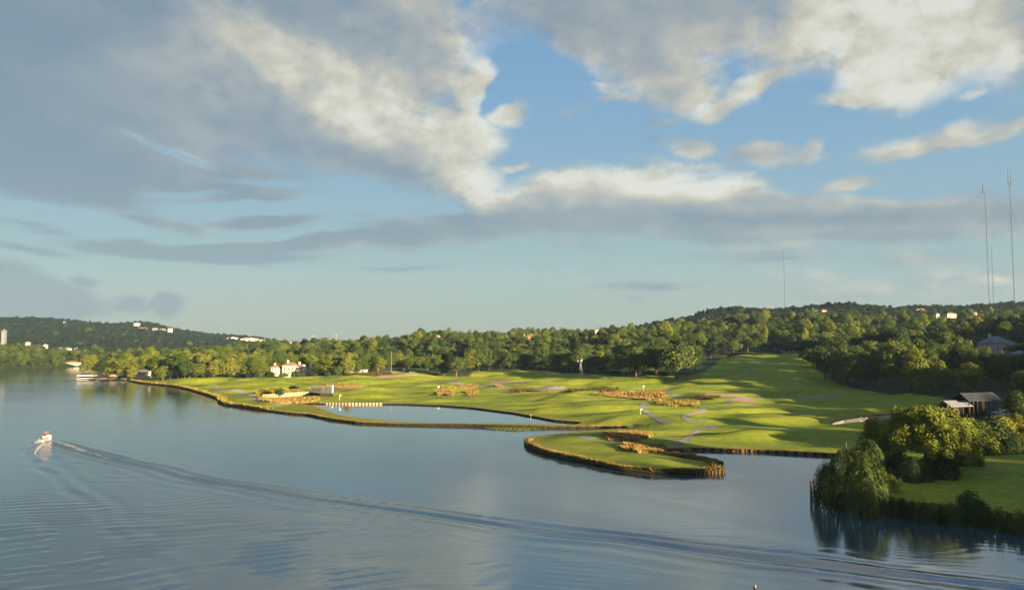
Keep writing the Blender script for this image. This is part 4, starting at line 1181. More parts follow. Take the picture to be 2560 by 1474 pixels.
def house(name, label, px, py, d, blocks, rz=0.0, cat='house', group=None, on_ground=False, clear=True):
    """blocks: (x0,x1,y0,y1,height,roof kind,roof height,wall mat,roof mat,windows across,chimney)  -- local metres, front = -y"""
    p = far(px, py, d)
    if on_ground: p[2] = ground(p[0], p[1])
    t = thing(name, label, cat, p, rz, group)
    for (x0, x1, y0, y1, h, roof, rh, wm, rm, nw, chim) in blocks:
        w = MB().box(x0, x1, y0, y1, -9, h)
        if roof == 'gable':   # gable ends
            if x1 - x0 >= y1 - y0: w.add([(x0 + .05, y0, h), (x0 + .05, y1, h), (x0 + .05, (y0 + y1) / 2, h + rh), (x1 - .05, y0, h), (x1 - .05, y1, h), (x1 - .05, (y0 + y1) / 2, h + rh)], [(0, 2, 1), (3, 4, 5)])
            else: w.add([(x0, y0 + .05, h), (x1, y0 + .05, h), ((x0 + x1) / 2, y0 + .05, h + rh), (x0, y1 - .05, h), (x1, y1 - .05, h), ((x0 + x1) / 2, y1 - .05, h + rh)], [(0, 1, 2), (3, 5, 4)])
        w.build('wall', M[wm], t)
        r = MB()
        if roof == 'gable': r.gable(x0, x1, y0, y1, h + 0.02, rh, 'x' if x1 - x0 >= y1 - y0 else 'y')
        elif roof == 'hip': r.hip(x0, x1, y0, y1, h + 0.27, rh)
        else: r.box(x0 - .35, x1 + .35, y0 - .35, y1 + .35, h + .003, h + .35)
        ro = r.build('roof', M[rm], t)
        if chim:
            MB().box(x0 + (x1 - x0) * .22 - .6, x0 + (x1 - x0) * .22 + .6, (y0 + y1) / 2 - .6, (y0 + y1) / 2 + .6, h, h + rh + 1.6).box(x0 + (x1 - x0) * .22 - .75, x0 + (x1 - x0) * .22 + .75, (y0 + y1) / 2 - .75, (y0 + y1) / 2 + .75, h + rh + 1.603, h + rh + 1.9).build('chimney', M[wm], ro)
        for k in range(nw):
            cx = x0 + (x1 - x0) * (k + .5) / nw
            for z in ([1.0] if h < 5 else [1.0, 4.2]):
                window(t, cx, y0 - .002, z, min(1.7, (x1 - x0) / nw * .55), 1.7, 'f')
        if nw and y1 - y0 > 5:
            window(t, x1 + .002, (y0 + y1) / 2, 1.0, 1.5, 1.7, 'r')
    if clear:
        wd = max(b[1] for b in blocks) - min(b[0] for b in blocks)
        ux, uy = -p[0] / np.hypot(p[0], p[1]), -p[1] / np.hypot(p[0], p[1])
        for k in (0, 0.8, 1.6, 2.6):
            CLEARINGS.append((p[0] + ux * k * 12, p[1] + uy * k * 12, wd * 0.5 + 4))
    return t

def small(name, label, px, py, d, w=14, h=5.5, wm='white_wall', rm='tile', roof='hip', rz=0.0, nw=3, chim=False, group=None, dep=9):
    return house(name, label, px, py, d, [(-w / 2, w / 2, 0, dep, h, roof, 2.2, wm, rm, nw, chim)], rz, group=group)

# ---- the large cream house behind the belt
house('villa', 'large cream villa with many chimneys and low tile roofs among the belt of trees', 731, 937, 632, [
    (-18.5, -13, 1, 10, 6.0, 'hip', 1.6, 'stucco', 'tile', 2, True), (-13, -8.6, 3, 11, 5.5, 'flat', 0, 'stucco', 'tile', 1, False), (-8.6, 1.6, 0, 12, 7.6, 'hip', 2.4, 'stucco', 'tile', 3, True),
    (1.6, 7, 3, 12, 6.8, 'hip', 1.8, 'stucco', 'shingle', 2, True), (7, 11.2, 1, 9, 6.4, 'flat', 0, 'stucco', 'tile', 2, True), (11.2, 18.6, 2.5, 10, 6.0, 'hip', 1.3, 'stucco', 'shingle', 3, True)], rz=-0.12)
# ---- low buildings behind the mound
small('clubhouse', 'low white flat roofed building behind the mound right of the tall bright tree', 888, 933, 615, 15, 2.6, 'white_wall', 'white_wall', 'flat', -0.1, 4)
small('clubhouse', 'long low house with pale grey roof behind the dark hedge', 982, 936, 640, 15, 3.2, 'stone', 'metal_roof', 'gable', -0.25, 4)
small('pavilion', 'small white roofed pavilion left of the lone oak', 1030, 945, 612, 9, 3.2, 'dark_wood', 'white_wall', 'hip', 0.1, 2)
# ---- houses on the middle hills
house('hill_house', 'terracotta roofed house with a tall pale chimney high on the middle hill', 1343, 851, 1010, [(-14, 14, 0, 11, 4.0, 'gable', 3.0, 'stucco', 'tile', 5, True), (-18, -14, -2, 8, 5.2, 'hip', 1.6, 'stucco', 'tile', 1, True)], rz=-0.15)
for px, py, d, w, wm, lab in [(1095, 849, 1050, 6, 'white_wall', 'small white house left of the terracotta roofed one on the middle hill'), (1451, 845, 1050, 5, 'white_wall', 'small white tower house right of the terracotta roofed one'),
        (1496, 833, 1090, 9, 'stucco', 'brownish house on the skyline right of the terracotta roofed one'), (986, 853, 1140, 7, 'stucco', 'little pale house on the hill above the tall yellow trees'), (898, 855, 1220, 6, 'white_wall', 'little white house on the low skyline left of the middle hill'),
        (716, 861, 1380, 14, 'stucco', 'pale house group in the saddle between left and middle hills'), (655, 853, 2560, 18, 'limestone', 'pale house at the right end of the far left hill')]:
    small('hill_house', lab, px, py, d, w, 4.5, wm, 'tile', nw=2)
# ---- right ridge
house('ridge_villa', 'long pale villa with columns and a small tower on the right ridge', 2062, 789, 1440, [(-26, 26, 0, 14, 6, 'hip', 2.6, 'stone', 'shingle', 10, True), (-6, 2, -3, 6, 9.5, 'hip', 2.4, 'stucco', 'tile', 2, False), (-20, -10, 4, 16, 9, 'hip', 3, 'stone', 'shingle', 2, True)], cat='villa')
for px, py, d, w, h, wm, rm, lab in [
    (2248, 783, 1480, 22, 5, 'stucco', 'tile', 'broad villa with tile roof on the ridge right of the columned villa'), (2305, 782, 1500, 20, 6, 'white_wall', 'tile', 'white walled villa under the masts at the ridge'),
    (1762, 805, 1380, 9, 5, 'white_wall', 'shingle', 'white house on the left shoulder of the right ridge'), (1822, 801, 1380, 8, 5, 'white_wall', 'shingle', 'white house second from left on the right ridge'), (1868, 797, 1390, 7, 4.5, 'stone', 'tile', 'stone house below the saddle of the right ridge'),
    (1985, 794, 1390, 8, 4.5, 'white_wall', 'tile', 'white house left of the columned villa'), (2345, 797, 1150, 5, 7, 'white_wall', 'shingle', 'narrow white house in the trees below the masts'), (2380, 795, 1120, 13, 6, 'stucco', 'tile', 'orange lit house with tile roof below the masts'),
    (2438, 791, 1180, 6, 5, 'white_wall', 'tile', 'small bright house at the right of the orange lit one'), (2418, 809, 980, 20, 4, 'white_wall', 'metal_roof', 'pale flat topped house above the right slope woods')]:
    small('ridge_house', lab, px, py, d, w, h, wm, rm, nw=3)
house('ridge_house', 'house with long brown tile roof half hidden on the right slope', 2298, 822, 930, [(-16, 16, 0, 13, 4, 'gable', 5.0, 'stone', 'tile', 4, False)], rz=0.5)
house('slate_house', 'house with blue slate hip roof and chimney near the right edge', 2512, 878, 500, [(-8.5, 8.5, 0, 13, 5, 'hip', 4.6, 'stone', 'slate', 3, True)], rz=0.25)
house('stone_house', 'low pinkish stone house left of the slate roofed one', 2464, 893, 485, [(-6, 6, 0, 9, 4.2, 'flat', 0, 'stone', 'shingle', 3, False)], rz=0.2)
house('slate_house', 'grey house cut off by the right picture edge below the slate roof', 2566, 918, 430, [(-5, 5, 0, 9, 6.5, 'hip', 2.6, 'white_wall', 'slate', 3, False)], rz=0.1)
house('ranch_house', 'low grey roofed building at the head of the rising fairway', 1985, 884, 652, [(-9, 9, 0, 8, 2.6, 'gable', 1.4, 'white_wall', 'metal_roof', 4, False)], rz=0.1)
# ---- far left hill
for px, py, d, w, h, wm, lab in [
    (163, 807, 2300, 16, 6, 'pale_stone', 'bright white house alone high on the far left hill'), (341, 811, 2420, 20, 6, 'stone', 'house on the very crest of the far left hill'), (356, 823, 2380, 30, 6, 'pale_stone', 'longest white house of the row below the crest'),
    (386, 823, 2380, 17, 5, 'pale_stone', 'white house second in the row below the crest'), (405, 826, 2380, 18, 7, 'pale_stone', 'white house third in the row below the crest'), (424, 825, 2400, 14, 8, 'stone', 'rightmost house of the row, against the sky'), (464, 857, 2200, 16, 6, 'stone', 'pale house low on the far left hill flank')]:
    small('far_house', lab, px, py, d, w * .8, h * .7, wm, 'shingle', nw=4)
for px, py, w, lab in [(3, 862, 8, 'white house at the left picture edge under the tower'), (20, 865, 6, 'second small house right of the tower'), (30, 864, 5, 'third small house right of the tower'), (66, 858, 5, 'little house in the valley right of the tower'), (110, 864, 5, 'lone pale house mid valley on the left bank'),
        (148, 872, 12, 'longest house of the valley row on the left bank'), (168, 872, 10, 'house in the middle of the valley row on the left bank'), (189, 873, 6, 'bright house near the right end of the valley row'), (211, 879, 5, 'rightmost house of the valley row just above the point')]:
    small('valley_house', lab, px, py + 2, 1330 + px * .6, w * .75, 2.6, 'stone', 'shingle', nw=2)
p = far(9, 862, 1290)
t = thing('tower_block', 'tall narrow pale tower rising at the left picture edge', 'tower', p)
MB().box(-2.8, 2.8, -2.8, 2.8, -8, 23).build('shaft', M['tower_grey'], t)
MB().box(-3.1, 3.1, -3.1, 3.1, 23.003, 24).box(-1.2, 1.2, -1.2, 1.2, 24.003, 26).build('roof', M['shingle'], t)
for k in range(7): window(t, 0, -2.802, 1 + 3 * k, 1.6, 1.5)
CLEARINGS.append((p[0], p[1], 9)); CLEARINGS.append((p[0] * .985, p[1] * .985, 9))
small('riverside_house', 'pale house by the water at the far end of the river', 178, 913, 1020, 16, 3.2, 'stucco', 'tile', nw=4)
# pale rock face under the far hilltop
def bluff(label, px0, px1, py, d, hgt):
    a, b = far(px0, py, d), far(px1, py, d)
    mb = MB(); n = 16
    vs = []
    for i in range(n + 1):
        t = i / n
        for j in range(4):
            q = a + (b - a) * t
            k = hgt * (0.4 + 0.6 * math.sin(math.pi * min(max(t, .04), .96)) ** .6) * (1 + .3 * math.sin(i * 2.3))
            vs.append((q[0] + R(-2, 2), q[1] + j * 2.2 + R(-1.5, 1.5), q[2] - 4 + (k + 4) * j / 3))
    fs = [(i * 4 + j, (i + 1) * 4 + j, (i + 1) * 4 + j + 1, i * 4 + j + 1) for i in range(n) for j in range(3)]
    bk = len(vs); vs += [(v[0], v[1] + 14, v[2]) for v in vs[3::4]]
    fs += [(i * 4 + 3, (i + 1) * 4 + 3, bk + i + 1, bk + i) for i in range(n)]
    mb.add(vs, fs); o = mb.build('limestone_bluff', M['limestone'])
    tag(o, label, 'cliff')
    m = (a + b) / 2
    for k in np.linspace(0, 1, 7):
        q = a + (b - a) * k
        for s in (1, .99, .98): CLEARINGS.append((q[0] * s, q[1] * s, 14))
bluff('longer pale limestone cut below the far hilltop', 598, 645, 849, 2420, 5)
bluff('shorter pale limestone cut left of the longer one below the far hilltop', 566, 592, 846, 2420, 4)

# ---- grey-roofed pavilion with carts
def pavilion():
    x, y, _ = far(2452, 1030, 262); z = ground(x, y)
    zt = far(2452, 997, 262)[2] - z
    t = thing('cart_pavilion', 'open sided pavilion with grey metal roofs and dark posts above the willow', 'pavilion', (x, y, z), 0.30)
    h = zt
    MB().gable(-6.2, 6.6, -1.2, 4.6, h, 1.9, 'x', 0.8).build('roof', M['metal_roof'], t)
    MB().gable(-13.2, -5.0, -0.6, 4.2, h - 1.9, 1.4, 'x', 0.6).build('roof', M['shingle'], t)
    for i in range(8):
        MB().box(-5.9 + i * 1.72, -5.6 + i * 1.72, -1.0, -0.7, -2, h - .05).build('post', M['dark_wood'], t)
    for i in range(4):
        MB().box(-12.8 + i * 2.4, -12.5 + i * 2.4, -0.4, -0.1, -2, h - 2.0).build('post', M['dark_wood'], t)
    MB().box(-6, 6.4, 4.0, 4.4, -2, h - .05).build('back_wall', M['dark_wood'], t)
    MB().box(-12.9, -5.2, 3.6, 4.0, -2, h - 2).build('back_wall', M['dark_wood'], t)
    MB().box(-5.55, 6.2, -0.86, -0.80, 0.2, 1.1).build('railing', M['dark_wood'], t)
    return (x, y, z), h
(PX, PY, PZ), PH = pavilion()

def golf_cart(x, y, z, rz, label):
    t = thing('golf_cart', label, 'golf cart', (x, y, z), rz, 'golf carts beside the pavilion')
    b = MB().box(-.6, .6, -1.15, 1.15, .30, .62)
    b.add([(-.55, 1.15, .62), (.55, 1.15, .62), (.55, .62, 1.0), (-.55, .62, 1.0), (-.55, .5, .62), (.55, .5, .62)], [(0, 1, 2, 3), (3, 2, 5, 4), (0, 3, 4), (1, 5, 2)])
    b.build('body', M['white_paint'], t)
    MB().box(-.55, .55, -.55, .05, .623, .92).box(-.55, .55, -.62, -.45, .923, 1.35).build('seat', M['vinyl'], t)
    MB().box(-.62, .62, -.95, .85, 1.86, 1.94).build('canopy', M['canvas'], t)
    for sx in (-.55, .55):
        for sy in (-.85, .75):
            MB().tube([(sx, sy, .6), (sx, sy, 1.86)], .03, 5).build('canopy_post', M['black'], t)
        for sy in (-.75, .8):
            MB().tube([(sx * 1.12 - .08, sy, .23), (sx * 1.12 + .08, sy, .23)], .23, 10).build('wheel', M['black'], t)
for i, (u, v, r, lab) in enumerate([(1.5, -4.0, 1.3, 'white roofed golf cart nearest the willow in front of the pavilion'), (3.3, -3.9, 1.3, 'second white roofed golf cart in front of the pavilion'), (5.2, -3.7, 1.25, 'third white roofed golf cart in front of the pavilion'),
        (7.0, -3.5, 1.35, 'fourth white roofed golf cart, at the pavilion corner'), (8.6, -2.2, 1.2, 'golf cart parked right of the pavilion corner'), (8.8, 0.4, 1.2, 'golf cart furthest back at the right side of the pavilion')]):
    c, s = math.cos(.30), math.sin(.30)
    gx, gy = PX + u * c - v * s, PY + u * s + v * c
    golf_cart(gx, gy, ground(gx, gy), r, lab)

# ---- boathouses on the point
def boathouse(px, py, d, w, dep, storeys, label, roof, deckmat):
    x, y, _ = far(px, py, d)
    t = thing('boathouse', label, 'boathouse', (x, y, 0), 0.15)
    h = 2.6
    for i in range(4):
        for j in range(2):
            MB().box(-w / 2 + i * (w - .3) / 3, -w / 2 + i * (w - .3) / 3 + .3, j * (dep - .3), j * (dep - .3) + .3, -1.5, h * storeys).build('post', M['dark_wood'], t)
    MB().box(-w / 2 - .3, w / 2 + .3, -.4, dep + .3, .5, .7).build('deck', M[deckmat], t)
    if storeys > 1:
        MB().box(-w / 2 - .3, w / 2 + .3, -.4, dep + .3, h, h + .25).build('upper_deck', M[deckmat], t)
        MB().box(-w / 2, w / 2, -.35, -.28, h + .9, h + 1.05).build('railing', M['white_paint'], t)
    MB().box(-w / 2 + .3, w / 2 - .3, dep - .28, dep - .1, .7, h * storeys).build('back_wall', M['dark_wood'], t)
    MB().hip(-w / 2, w / 2, 0, dep, h * storeys + .27, 1.3).build('roof', M[roof], t)
boathouse(212, 948, 644, 12, 9, 2, 'dark two storey boathouse with pale deck edges at the tip of the point', 'shingle', 'white_paint')
boathouse(253, 951, 640, 7.5, 7, 1, 'open boathouse with a sunlit pale deck in the middle of the point', 'metal_roof', 'timber_pale')
boathouse(281, 950, 640, 4.6, 5, 1, 'smallest boathouse with orange lit front beside the golden trees', 'timber_pale', 'timber_pale')
house('waterside_house', 'grey roofed house with sunlit orange walls at the back of the point', 352, 941, 640, [(-7, 7, 0, 8, 3.4, 'gable', 2.0, 'stucco', 'shingle', 4, False)], rz=-0.4, clear=False)

# ---- timber seawalls
def seawall(label, pts, spacing, board, post, top, mat_cap=None, post_r=0.12, cap_w=0.25, alt=None, z0=-1.0):
    """a bulkhead along a world polyline: each bay's board panel and each post is a part"""
    c = np.mean(pts, axis=0)
    t = thing('seawall', label, 'seawall', (c[0], c[1], 0))
    L = [0.0]
    for a, b in zip(pts[:-1], pts[1:]): L.append(L[-1] + float(np.hypot(*(np.array(b) - a)[:2])))
    n = max(1, int(L[-1] / spacing))
    P3 = [np.array(p) for p in pts]
    def on(s):
        k = min(max(int(np.searchsorted(L, s)) - 1, 0), len(P3) - 2)
        u = (s - L[k]) / max(L[k + 1] - L[k], 1e-6)
        return P3[k] * (1 - u) + P3[k + 1] * u - np.array([c[0], c[1], 0])
    q = [on(L[-1] * i / n) for i in range(n + 1)]
    nrm = []
    for i in range(n + 1):
        d = q[min(i + 1, n)] - q[max(i - 1, 0)]
        e = np.array([d[1], -d[0]]) / (np.hypot(d[0], d[1]) + 1e-9)
        nrm.append(e)
    pm = MB().box(-post_r, post_r, -post_r, post_r, z0, top + 0.12)
    pme = None
    for i in range(n):
        a, b, e, g = q[i], q[i + 1], nrm[i], nrm[i + 1]
        th = 0.10
        zt0, zt1 = a[2] + top, b[2] + top
        bo = MB().add([(a[0], a[1], a[2] + z0), (b[0], b[1], b[2] + z0), (b[0], b[1], zt1), (a[0], a[1], zt0),
                  (a[0] + e[0] * th, a[1] + e[1] * th, a[2] + z0), (b[0] + g[0] * th, b[1] + g[1] * th, b[2] + z0), (b[0] + g[0] * th, b[1] + g[1] * th, zt1), (a[0] + e[0] * th, a[1] + e[1] * th, zt0)],
                 [(0, 1, 2, 3), (7, 6, 5, 4), (0, 4, 5, 1), (3, 2, 6, 7), (0, 3, 7, 4), (1, 5, 6, 2)]).build('board', M[alt if alt and i % 2 else board], t)
    for i in range(n + 1):
        a, e = q[i], nrm[i]
        if pme is None:
            o = pm.build('post', M[post], t); pme = o.data
        else:
            o = bpy.data.objects.new('post', pme); COL.objects.link(o); o.parent = t
        o.location = (a[0] + e[0] * (0.1 + post_r), a[1] + e[1] * (0.1 + post_r), a[2])
        o.rotation_euler = (0, 0, math.atan2(e[0], -e[1]))
    return t

def line(pxs, z=0.0):
    return [np.array([*at(x, y, zz if zz is not None else z)[:2], 0.0]) for x, y, zz in pxs]
def flip(l): return l[::-1]
# normals must point at the water: the builder puts them on the right of the running direction
PZ0 = 0.0
seawall('pale plank seawall with brown posts along the far side of the pond', line([(800, 1009.6, 0), (817, 1010, 0), (870, 1011, 0), (957, 1011, 0)]), 1.55, 'timber_pale', 'post_brown', 0.85, post_r=0.2)
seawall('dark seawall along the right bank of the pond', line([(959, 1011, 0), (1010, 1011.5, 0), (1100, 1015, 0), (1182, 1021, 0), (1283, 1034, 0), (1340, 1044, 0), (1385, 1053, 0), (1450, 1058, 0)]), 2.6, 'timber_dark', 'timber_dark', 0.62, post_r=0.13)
seawall('pale weathered seawall at the head of the small bay', line([(1664, 1127.5, 0), (1729, 1125, 0)]), 0.62, 'timber_pale', 'post_brown', 0.85, post_r=0.12)
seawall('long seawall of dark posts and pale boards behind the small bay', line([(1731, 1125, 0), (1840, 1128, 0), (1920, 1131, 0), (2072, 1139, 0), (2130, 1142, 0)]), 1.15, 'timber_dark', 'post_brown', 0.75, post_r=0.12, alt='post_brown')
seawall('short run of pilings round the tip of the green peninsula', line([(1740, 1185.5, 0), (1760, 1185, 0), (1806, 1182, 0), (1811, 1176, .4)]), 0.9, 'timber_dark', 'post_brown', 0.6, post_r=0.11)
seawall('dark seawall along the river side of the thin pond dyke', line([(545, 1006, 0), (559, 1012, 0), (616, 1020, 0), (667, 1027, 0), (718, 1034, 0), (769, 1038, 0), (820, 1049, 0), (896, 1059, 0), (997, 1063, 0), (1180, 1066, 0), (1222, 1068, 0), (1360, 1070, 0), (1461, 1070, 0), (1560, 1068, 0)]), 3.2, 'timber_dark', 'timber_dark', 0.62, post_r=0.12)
def gline(pxs):
    return [hit(x, y) for x, y in pxs]
seawall('sunlit plank retaining wall on the mound left of the pond', gline([(655, 996), (690, 993), (735, 990), (773, 988)]), 1.5, 'timber_pale', 'post_brown', 2.0, post_r=0.12)
seawall('dark slatted wall below the green shed', gline([(775, 988), (800, 990), (832, 991)]), 1.2, 'shed_green', 'dark_wood', 1.6, post_r=0.12)

# shed
x, y, z = hit(805, 984)
t = thing('course_shed', 'dark green shed with a pale door post above the pond', 'shed', (x, y, z), 0.12)
MB().box(-6.2, 6.2, 0, 5, -1, 3.6).build('wall', M['shed_green'], t)
MB().box(-6.5, 6.5, -.3, 5.3, 3.603, 3.85).build('roof', M['shingle'], t)
MB().box(.3, 1.1, -.12, -.003, -.5, 3.55).build('door', M['post_brown'], t)
MB().box(5.4, 5.9, -.35, -.05, -.5, 4.4).build('post', M['white_paint'], t)
for k in range(3): window(t, -4.8 + k * 1.7, -.002, 1.4, 1.1, 1.1, frame=M['dark_wood'])

# stone retaining wall of the practice tee
pts = [hit(x, y, 150, 420) for x, y in [(2082, 1061), (2110, 1058), (2150, 1054), (2200, 1049), (2245, 1046), (2290, 1043), (2330, 1040)]]
tops = [far(px, py, p[1])[2] for (px, py), p in zip([(2082, 1057), (2110, 1050), (2150, 1044), (2200, 1038), (2245, 1034), (2290, 1031), (2330, 1029)], pts)]
t = thing('stone_wall', 'long curved stone retaining wall with pale cap beside the practice ground', 'wall', (0, 0, 0))
body, cap = MB(), MB()
for (p, a), (q2, b) in zip(list(zip(pts, tops))[:-1], list(zip(pts, tops))[1:]):
    body.add([(p[0], p[1], p[2] - 1), (q2[0], q2[1], q2[2] - 1), (q2[0], q2[1], b), (p[0], p[1], a), (p[0], p[1] + .6, p[2] - 1), (q2[0], q2[1] + .6, q2[2] - 1), (q2[0], q2[1] + .6, b), (p[0], p[1] + .6, a)],
             [(0, 1, 2, 3), (5, 4, 7, 6), (3, 2, 6, 7), (0, 3, 7, 4), (1, 5, 6, 2)])
    cap.add([(p[0], p[1] - .3, a + .003), (q2[0], q2[1] - .3, b + .003), (q2[0], q2[1] - .3, b + .3), (p[0], p[1] - .3, a + .3), (p[0], p[1] + 1.4, a + .003), (q2[0], q2[1] + 1.4, b + .003), (q2[0], q2[1] + 1.4, b + .3), (p[0], p[1] + 1.4, a + .3)],
            [(0, 1, 2, 3), (5, 4, 7, 6), (3, 2, 6, 7), (0, 4, 5, 1), (0, 3, 7, 4), (1, 5, 6, 2)])
body.build('stonework', M['stone'], t); cap.build('cap', M['wall_cap'], t)

# ---- cart paths and bunkers, draped on the turf
def drape_strip(name, label, pxs, width, mat, lift=0.07):
    pts = [hit(x, y)[:2] for x, y in pxs]
    # resample smoothly
    c = np.array(pts); seg = np.r_[0, np.cumsum(np.hypot(*np.diff(c, axis=0).T))]
    n = max(8, int(seg[-1] / 1.2))
    s = np.linspace(0, seg[-1], n)
    x = np.interp(s, seg, c[:, 0]); y = np.interp(s, seg, c[:, 1])
    for _ in range(12):
        x[1:-1] = (x[:-2] + 2 * x[1:-1] + x[2:]) / 4; y[1:-1] = (y[:-2] + 2 * y[1:-1] + y[2:]) / 4
    dx, dy = np.gradient(x), np.gradient(y); L = np.hypot(dx, dy)
    nx_, ny_ = -dy / L, dx / L
    cols = [-.5, -.25, 0, .25, .5]
    V = []
    for k in cols:
        xx, yy = x + nx_ * width * k, y + ny_ * width * k
        V.append(np.stack([xx, yy, sheet_z(xx, yy) + lift], 1))
    V = np.stack(V, 1).reshape(-1, 3)
    f = np.array([(i * 5 + j, i * 5 + j + 1, (i + 1) * 5 + j + 1, (i + 1) * 5 + j) for i in range(n - 1) for j in range(4)])
    return tag(mesh_obj(name, V, f[:, ::-1], M[mat], smooth=True), label, kind='structure')

GX, GY = np.arange(-400, 346, 2.5), np.arange(90, 713, 2.5)
GZ = height(*np.meshgrid(GX, GY))
def sheet_z(x, y):
    """height of the turf sheet itself, on its own triangles"""
    i = np.clip(((x - GX[0]) / 2.5).astype(int), 0, len(GX) - 2); j = np.clip(((y - GY[0]) / 2.5).astype(int), 0, len(GY) - 2)
    u = (x - GX[i]) / 2.5; v = (y - GY[j]) / 2.5
    a, b, c, d = GZ[j, i], GZ[j, i + 1], GZ[j + 1, i + 1], GZ[j + 1, i]
    return np.where(u >= v, a + (b - a) * u + (c - b) * v, a + (c - d) * u + (d - a) * v)

for lab, pxs, w in [
    ('pale cart path winding down the middle of the course', [(1640, 1006), (1604, 1010), (1612, 1022), (1628, 1037), (1648, 1050), (1672, 1060)], 2.4),
    ('cart path curving in an S toward the peninsula', [(1754, 1016), (1766, 1030), (1740, 1032), (1712, 1037), (1712, 1047), (1734, 1057), (1768, 1064), (1800, 1068), (1762, 1074), (1734, 1084), (1722, 1094), (1706, 1105), (1676, 1113)], 2.2),
    ('cart path loop on the peninsula', [(1585, 1110), (1518, 1105), (1462, 1098), (1440, 1091), (1470, 1086), (1532, 1079)], 1.8),
    ('short grey path crossing the middle of the course', [(1645, 979), (1680, 986), (1712, 992)], 3.4),
    ('grey path below the pink bunkers', [(1788, 1008), (1828, 998), (1865, 996), (1902, 995)], 3.2),
    ('pale path along the foot of the right slope', [(1946, 995), (1990, 996), (2034, 994), (2066, 990), (2098, 987)], 3.0),
    ('grey path around the left end of the pond', [(540, 966), (570, 975), (612, 981), (630, 988), (640, 998), (668, 1007), (705, 1013)], 3.2),
    ('grey road along the back of the course', [(1110, 956), (1156, 959), (1207, 968), (1260, 973), (1320, 974), (1410, 971)], 4.5)]:
    drape_strip('cart_path', lab, pxs, w, 'concrete')

def drape_patch(name, label, cx, cy, rx, ry, mat, lift=0.09, kind='structure', seed=0):
    """an uneven oval laid on the turf; sizes in photograph pixels"""
    c = hit(cx, cy); a = hit(cx, cy - ry); b = hit(cx, cy + ry)
    rw = rx * c[1] / F; rd = max(abs(a[1] - b[1]) / 2, 1.2)
    rg = np.random.default_rng(seed)
    n, rings = 26, 5
    ph = rg.uniform(0, 6.28, 3)
    V, fcs = [], []
    for j in range(rings + 1):
        for i in range(n):
            th = 2 * math.pi * i / n
            k = (1 + .16 * math.sin(2 * th + ph[0]) + .12 * math.sin(3 * th + ph[1]) + .06 * math.sin(5 * th + ph[2])) * j / rings
            V.append((c[0] + rw * k * math.cos(th), c[1] + rd * k * math.sin(th)))
    V = np.array(V); Z = sheet_z(V[:, 0], V[:, 1]) + lift
    f = [(j * n + i, j * n + (i + 1) % n, (j + 1) * n + (i + 1) % n, (j + 1) * n + i) for j in range(rings) for i in range(n)]
    return tag(mesh_obj(name, np.column_stack([V, Z]), np.array(f)[:, ::-1], M[mat], smooth=True), label, kind=kind)
M['sand_pink'] = plain('pink_sand', (0.30, 0.21, 0.14), 0.95, 0.05, vary=0.3, scale=0.5)
M['dry_turf'] = plain('dry_turf', (0.30, 0.19, 0.06), 0.95, 0.05, vary=0.45, scale=0.35)
for i, (cx, cy, rx, ry, mat) in enumerate([(1800, 989, 62, 3, 'sand_pink'), (1862, 1004, 30, 4.5, 'sand_pink'), (850, 962, 48, 5, 'dry_turf'), (560, 977, 36, 3, 'sand_pink'), (880, 968, 28, 3, 'dry_turf'), (1290, 977, 32, 3, 'dry_turf'), (1265, 958, 48, 2.2, 'sand_pink'), (690, 999, 44, 6, 'dry_turf'), (1380, 978, 26, 2.5, 'dry_turf'), (1110, 985, 30, 2, 'dry_turf'), (985, 938, 60, 3, 'sand_pink'), (1680, 968, 28, 1.5, 'dry_turf')]):
    drape_patch('bunker', 'bare sandy ground on the golf course', cx, cy, rx, ry, mat, seed=i)

# ------------------------------------------------------------------ tall grass
def blade_material(name, lo, mid, hi):
    m, n, out = material(name)
    pos = n.new('ShaderNodeNewGeometry').outputs['Position']
    c = n.ramp(n.noise(pos, 0.55, 4, 0.65), [(0.3, lo), (0.5, mid), (0.72, hi)])
    d = n.new('ShaderNodeBsdfPrincipled'); n.link(c, d.inputs['Base Color'])
    d.inputs['Roughness'].default_value = 0.8; d.inputs['Specular IOR Level'].default_value = 0.1
    t = n.new('ShaderNodeBsdfTranslucent'); n.link(c, t.inputs[0])
    mx = n.new('ShaderNodeMixShader'); mx.inputs[0].default_value = 0.25
    n.link(d.outputs[0], mx.inputs[1]); n.link(t.outputs[0], mx.inputs[2]); n.link(mx.outputs[0], out.inputs[0])
    return m
M['blade_ochre'] = blade_material('ochre_tall_grass', (0.15, 0.10, 0.032, 1), (0.27, 0.18, 0.052, 1), (0.40, 0.29, 0.11, 1))
M['blade_olive'] = blade_material('olive_tall_grass', (0.10, 0.10, 0.02, 1), (0.22, 0.17, 0.035, 1), (0.34, 0.25, 0.06, 1))
M['blade_reed'] = blade_material('dark_reeds', (0.035, 0.034, 0.012, 1), (0.085, 0.066, 0.020, 1), (0.20, 0.135, 0.040, 1))

def blades(name, label, x, y, z, h, mat, seed=0, wide=0.10):
    rg = np.random.default_rng(seed); n = len(x)
    ang = rg.uniform(0, math.pi, n); hh = h * rg.uniform(0.55, 1.2, n) * (0.7 + 0.6 * vnoise(x / 2.5, y / 2.5, 31))
    w = wide * rg.uniform(0.6, 1.5, n)
    lx, ly = rg.normal(0, .28, n) * hh, rg.normal(0, .28, n) * hh
    ca, sa = np.cos(ang) * w, np.sin(ang) * w
    V = np.stack([np.stack([x - ca, y - sa, z - .1], 1), np.stack([x + ca, y + sa, z - .1], 1), np.stack([x + lx * .4 + ca * .8, y + ly * .4 + sa * .8, z + hh * .65], 1), np.stack([x + lx, y + ly, z + hh], 1)], 1).reshape(-1, 3)
    o = mesh_obj(name, V, np.arange(n * 4).reshape(-1, 4), M[mat])
    return tag(o, label, 'tall grass', kind='stuff')

